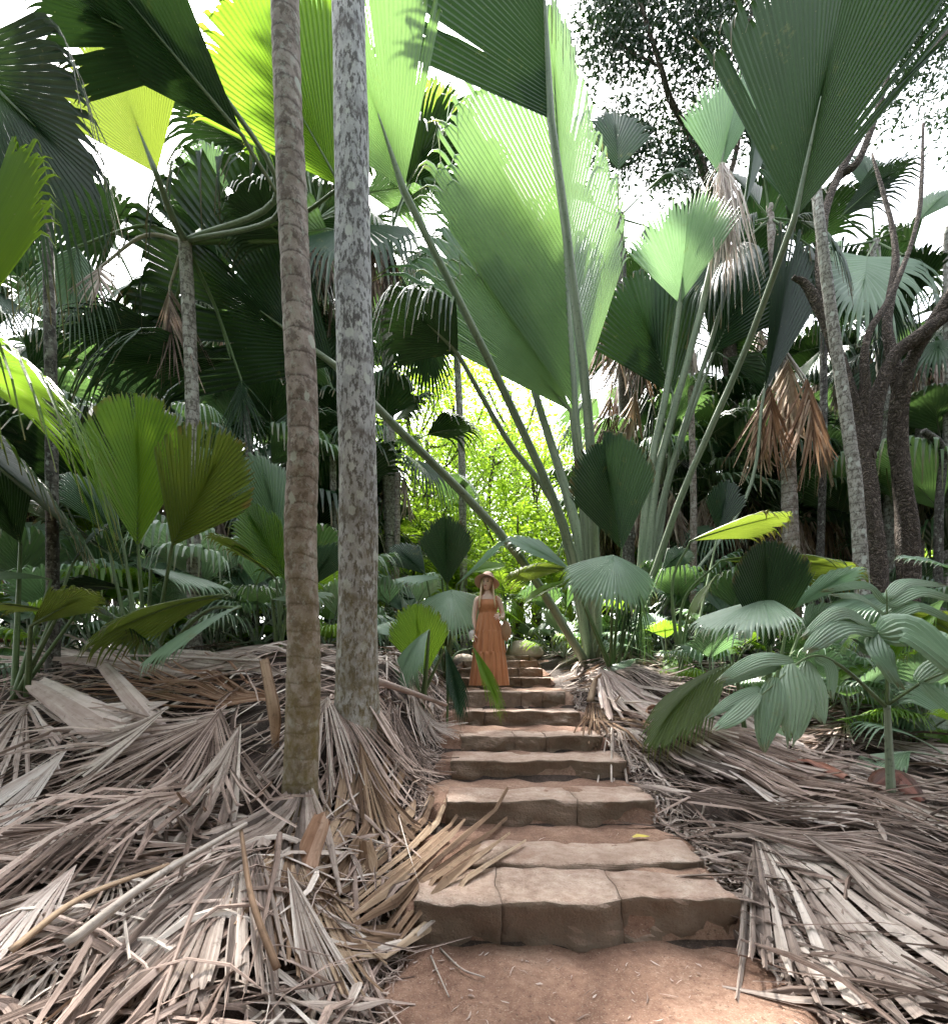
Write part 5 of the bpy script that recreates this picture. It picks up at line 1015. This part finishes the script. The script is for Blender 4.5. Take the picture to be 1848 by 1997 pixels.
# fingers and thumbs
def hand(cx, dirs, curl, palm):
    global bv, bf
    for (off, d, l) in dirs:
        p = wp(*palm) + Vector(off); d = Vector(d).normalized(); c = Vector(curl)
        v, f, u = tube([p, p + d * l * .4 + c * .006, p + d * l * .75 + c * .02, p + d * l + c * .038], (.0095, .0065), 7); o = len(bv); bv += v; bf += [[i + o for i in q] for q in f]
hand(0, [((-.004, -.024, -.02), (0, -.15, -1), .07), ((-.002, -.008, -.025), (0, -.05, -1), .08), ((0, .008, -.025), (0, .03, -1), .076), ((0, .022, -.02), (0, .1, -1), .062), ((.012, -.03, .01), (.35, -.6, -.8), .06)], (.5, -.2, 0), (-.204, -.04, .775))
hand(0, [((-.005, -.012, .02), (-.9, -.3, .2), .075), ((-.008, -.016, .006), (-1, -.3, 0), .08), ((-.006, -.016, -.008), (-.95, -.3, -.2), .072), ((-.004, -.012, -.02), (-.9, -.2, -.35), .06), ((.0, -.01, .022), (-.5, -.2, .8), .055)], (0, .6, -.3), (.165, -.18, 1.052))
obj('body', bv, bf, M['skin'], person, None, True)
def onface(x, z, y=-.098): return WO + HC + HR @ Vector((x, y, z))
M['eye'] = plain('eye', (.05, .035, .03), .25); M['lip'] = plain('lips', (.50, .18, .16), .4); M['brow'] = plain('brow', (.22, .14, .08), .8)
for sg in (-1, 1):
    v, f, u = tube([onface(.03 * sg - .014, .006, -.083 + .004 * (sg < 0)), onface(.03 * sg, .009, -.088), onface(.03 * sg + .014, .006, -.083 + .004 * (sg > 0))], lambda t_: .0015 + .006 * math.sin(math.pi * t_), 8); obj('eye', v, f, M['eye'], person, None, True)
    v, f, u = tube([onface(.03 * sg - .018, .024, -.086), onface(.03 * sg, .029, -.091), onface(.03 * sg + .018, .025, -.086)], (.0025, .0025), 6); obj('eyebrow', v, f, M['brow'], person, None, True)
v, f, u = tube([onface(-.024, -.052, -.088), onface(-.01, -.057, -.097), onface(.01, -.057, -.097), onface(.024, -.052, -.088)], lambda t_: .0015 + .0055 * math.sin(math.pi * t_), 8); obj('lips', v, f, M['lip'], person, None, True)
# hair falling past the shoulders, as locks
parts = []
for i in range(70):
    a = -R(200) * (i / 69) - R(-10); a = math.pi * (.02 - 1.04 * 0) + 0
    th = R(-20) + R(220) * (i / 69)                       # from one temple round the back to the other
    x = math.cos(th); y = math.sin(th); ln = .36 + .05 * math.sin(i * 2.3) + (.06 if abs(x) > .6 else 0)
    p0 = HC + Vector((x * .05, y * .07 + .005, .09)); p1 = HC + Vector((x * .083, y * .095 + .005, .0)); p2 = HC + Vector((x * .098, y * .10 - (.035 if abs(x) > .6 else 0), -.13)); p3 = HC + Vector((x * .115 + .01 * math.sin(i * 1.7), y * .09 - (.075 if abs(x) > .55 else 0), -.12 - ln * .55))
    q = [WO + p for p in catmull([p0, p1, p2, p3], 9)]; v, f, u = tube(q, lambda t_: .020 * (1 - .6 * t_ ** 2), 6, .6); parts.append((v, f, [(a_ + i * .2, b_) for a_, b_ in u]))
v, f, u = merge(parts); obj('hair', v, f, M['hair'], person, u, True)
# tiered dress
def ring(z, rx, ry, cx, cy_, amp, nf, ph, n=96):
    out = []
    for k in range(n):
        th = 2 * math.pi * k / n; w = 1 + amp * (1.6 * abs(math.sin(nf * .5 * th + ph)) ** .7 - 1 + .35 * math.sin(round(nf * 1.7) * th + ph * 2.1))
        out.append(tuple(wp(cx + rx * w * math.cos(th), cy_ + ry * w * math.sin(th), z)))
    return out
def loft(rings, name, mat, par):
    n = len(rings[0]); V = [p for r in rings for p in r]; Fc = [[i * n + k, i * n + (k + 1) % n, (i + 1) * n + (k + 1) % n, (i + 1) * n + k] for i in range(len(rings) - 1) for k in range(n)]
    return obj(name, V, Fc, mat, par, None, True)
dr_ = thing('x', 'x', 'x') if False else None
def tier(z0, z1, r0, r1, d0, d1, amp0, amp1, nf, ph, name):
    rs = []
    for i in range(11):
        t_ = i / 10; a = amp0 + (amp1 - amp0) * t_; b = t_ ** .8
        rs.append(ring(z0 + (z1 - z0) * t_, r0 + (r1 - r0) * b, d0 + (d1 - d0) * b, .012 * (1.3 - z0) + .02 * (1.3 - z0 - (z1 - z0) * t_) * .5, 0, a, nf, ph + t_ * .5))
    return rs
bod = [ring(1.315, .135, .098, 0, .0, .01, 9, 0), ring(1.27, .15, .118, 0, -.01, .012, 9, 0), ring(1.225, .152, .122, 0, -.014, .014, 11, .6), ring(1.17, .138, .105, 0, -.006, .012, 13, 1), ring(1.13, .128, .096, 0, 0, .02, 14, 1)]
dress = loft(bod + tier(1.128, .845, .130, .192, .098, .15, .03, .17, 14, 1, ''), 'dress', M['dress'], person)
loft([ring(.862, .178, .138, .008, 0, .03, 14, 2)] + tier(.858, .53, .192, .222, .152, .178, .08, .19, 14, 2, ''), 'dress_tier', M['dress'], dress)
loft([ring(.548, .20, .16, .012, 0, .03, 14, 3)] + tier(.544, .05, .222, .262, .18, .205, .08, .20, 16, 3, ''), 'dress_tier', M['dress'], dress)
for sx, q in [(-1, [(-.115, -.07, 1.30), (-.125, -.05, 1.36), (-.10, .03, 1.385), (-.08, .08, 1.31)]), (1, [(.10, -.075, 1.30), (.125, -.05, 1.36), (.11, .03, 1.385), (.08, .08, 1.31)])]:
    v, f, u = strip([wp(*p) for p in catmull(q, 8)], .03, Vector((0, -.3, 1)), .1, .0); obj('shoulder_strap', v, f, M['dress'], dress, u)
# hat: crown and a floppy brim, tipped back so that the brim frames the face
HT = Matrix.Rotation(R(-10), 3, 'Z') @ Matrix.Rotation(R(-26), 3, 'X') @ Matrix.Rotation(R(5), 3, 'Y'); HO = WO + HC + Vector((.004, .018, .045)); rs = []
for z, r in [(.115, .0), (.114, .05), (.105, .078), (.08, .092), (.03, .10), (.012, .104), (.008, .13), (-.002, .165), (-.02, .195), (-.028, .202), (-.024, .198), (-.008, .163), (.0, .13), (.004, .1)]:
    rs.append([tuple(HO + HT @ Vector((r * .93 * math.cos(a), r * math.sin(a), z + (.012 * math.sin(2 * a + .6) - .022 * abs(math.cos(a))) * (r > .12) * (r - .1) / .1))) for a in [2 * math.pi * k / 40 for k in range(40)]])
hat = loft(rs, 'hat', M['hat'], person)
v, f, u = tube([HO + HT @ Vector((.1035 * .93 * math.cos(a), .1035 * math.sin(a), .022)) for a in [2 * math.pi * k / 28 for k in range(29)]], (.007, .007), 6, 1.6); obj('hat_band', v, f, plain('hat_band', (.2, .1, .07)), hat, None, True)
M['sandal'] = plain('sandal', (.09, .05, .03))
for sg in (-1, 1):
    bm = bmesh.new(); bmesh.ops.create_cube(bm, size=1); bmesh.ops.subdivide_edges(bm, edges=bm.edges[:], cuts=3, use_grid_fill=True)
    for v in bm.verts: y_ = v.co.y; v.co = wp(.08 * sg + v.co.x * (.075 + .02 * math.sin(3 * y_ + .5)), -.075 + y_ * .23, .012 + v.co.z * .022)
    bobj('sandal', bm, M['sandal'], person, True)
# shoulder bag on her left side
bgt = thing('shoulder_bag', 'brown woven shoulder bag hanging at the woman\'s side', 'bag', wp(.25, -.02, .78))
bm = bmesh.new(); bmesh.ops.create_uvsphere(bm, u_segments=24, v_segments=16, radius=1)
for v in bm.verts:
    x, y, z = v.co; v.co = wp(.262 + .085 * x * (1 - .25 * max(0, z)), -.02 + .055 * y * (1 - .5 * max(0, z)), .855 + .15 * z + .012 * math.sin(7 * x + 3 * z))
bobj('pouch', bm, M['bag'], bgt, True)
for dx in (0, .022):
    v, f, u = strip([wp(*p) for p in catmull([(.225 + dx, -.06, .99), (.20 + dx, -.11, 1.12), (.165 + dx, -.085, 1.30), (.155 + dx, .0, 1.395), (.19 + dx, .07, 1.28), (.25 + dx, .03, .99)], 26)], .018, Vector((1, -.4, 0)), .05, 0); obj('strap', v, f, M['strap'], bgt, u)
v, f, u = strip([wp(*p) for p in catmull([(-.225, -.06, .86), (-.25, -.07, .81), (-.245, -.06, .72)], 6)], .075, Vector((-.2, -1, 0)), .2, .3)
tag(obj('white_cloth', v, f, plain('white_cloth', (.75, .73, .7), .8), None, u, org=wp(-.24, -.06, .8)), 'small white cloth in the woman\'s lowered hand', 'cloth')
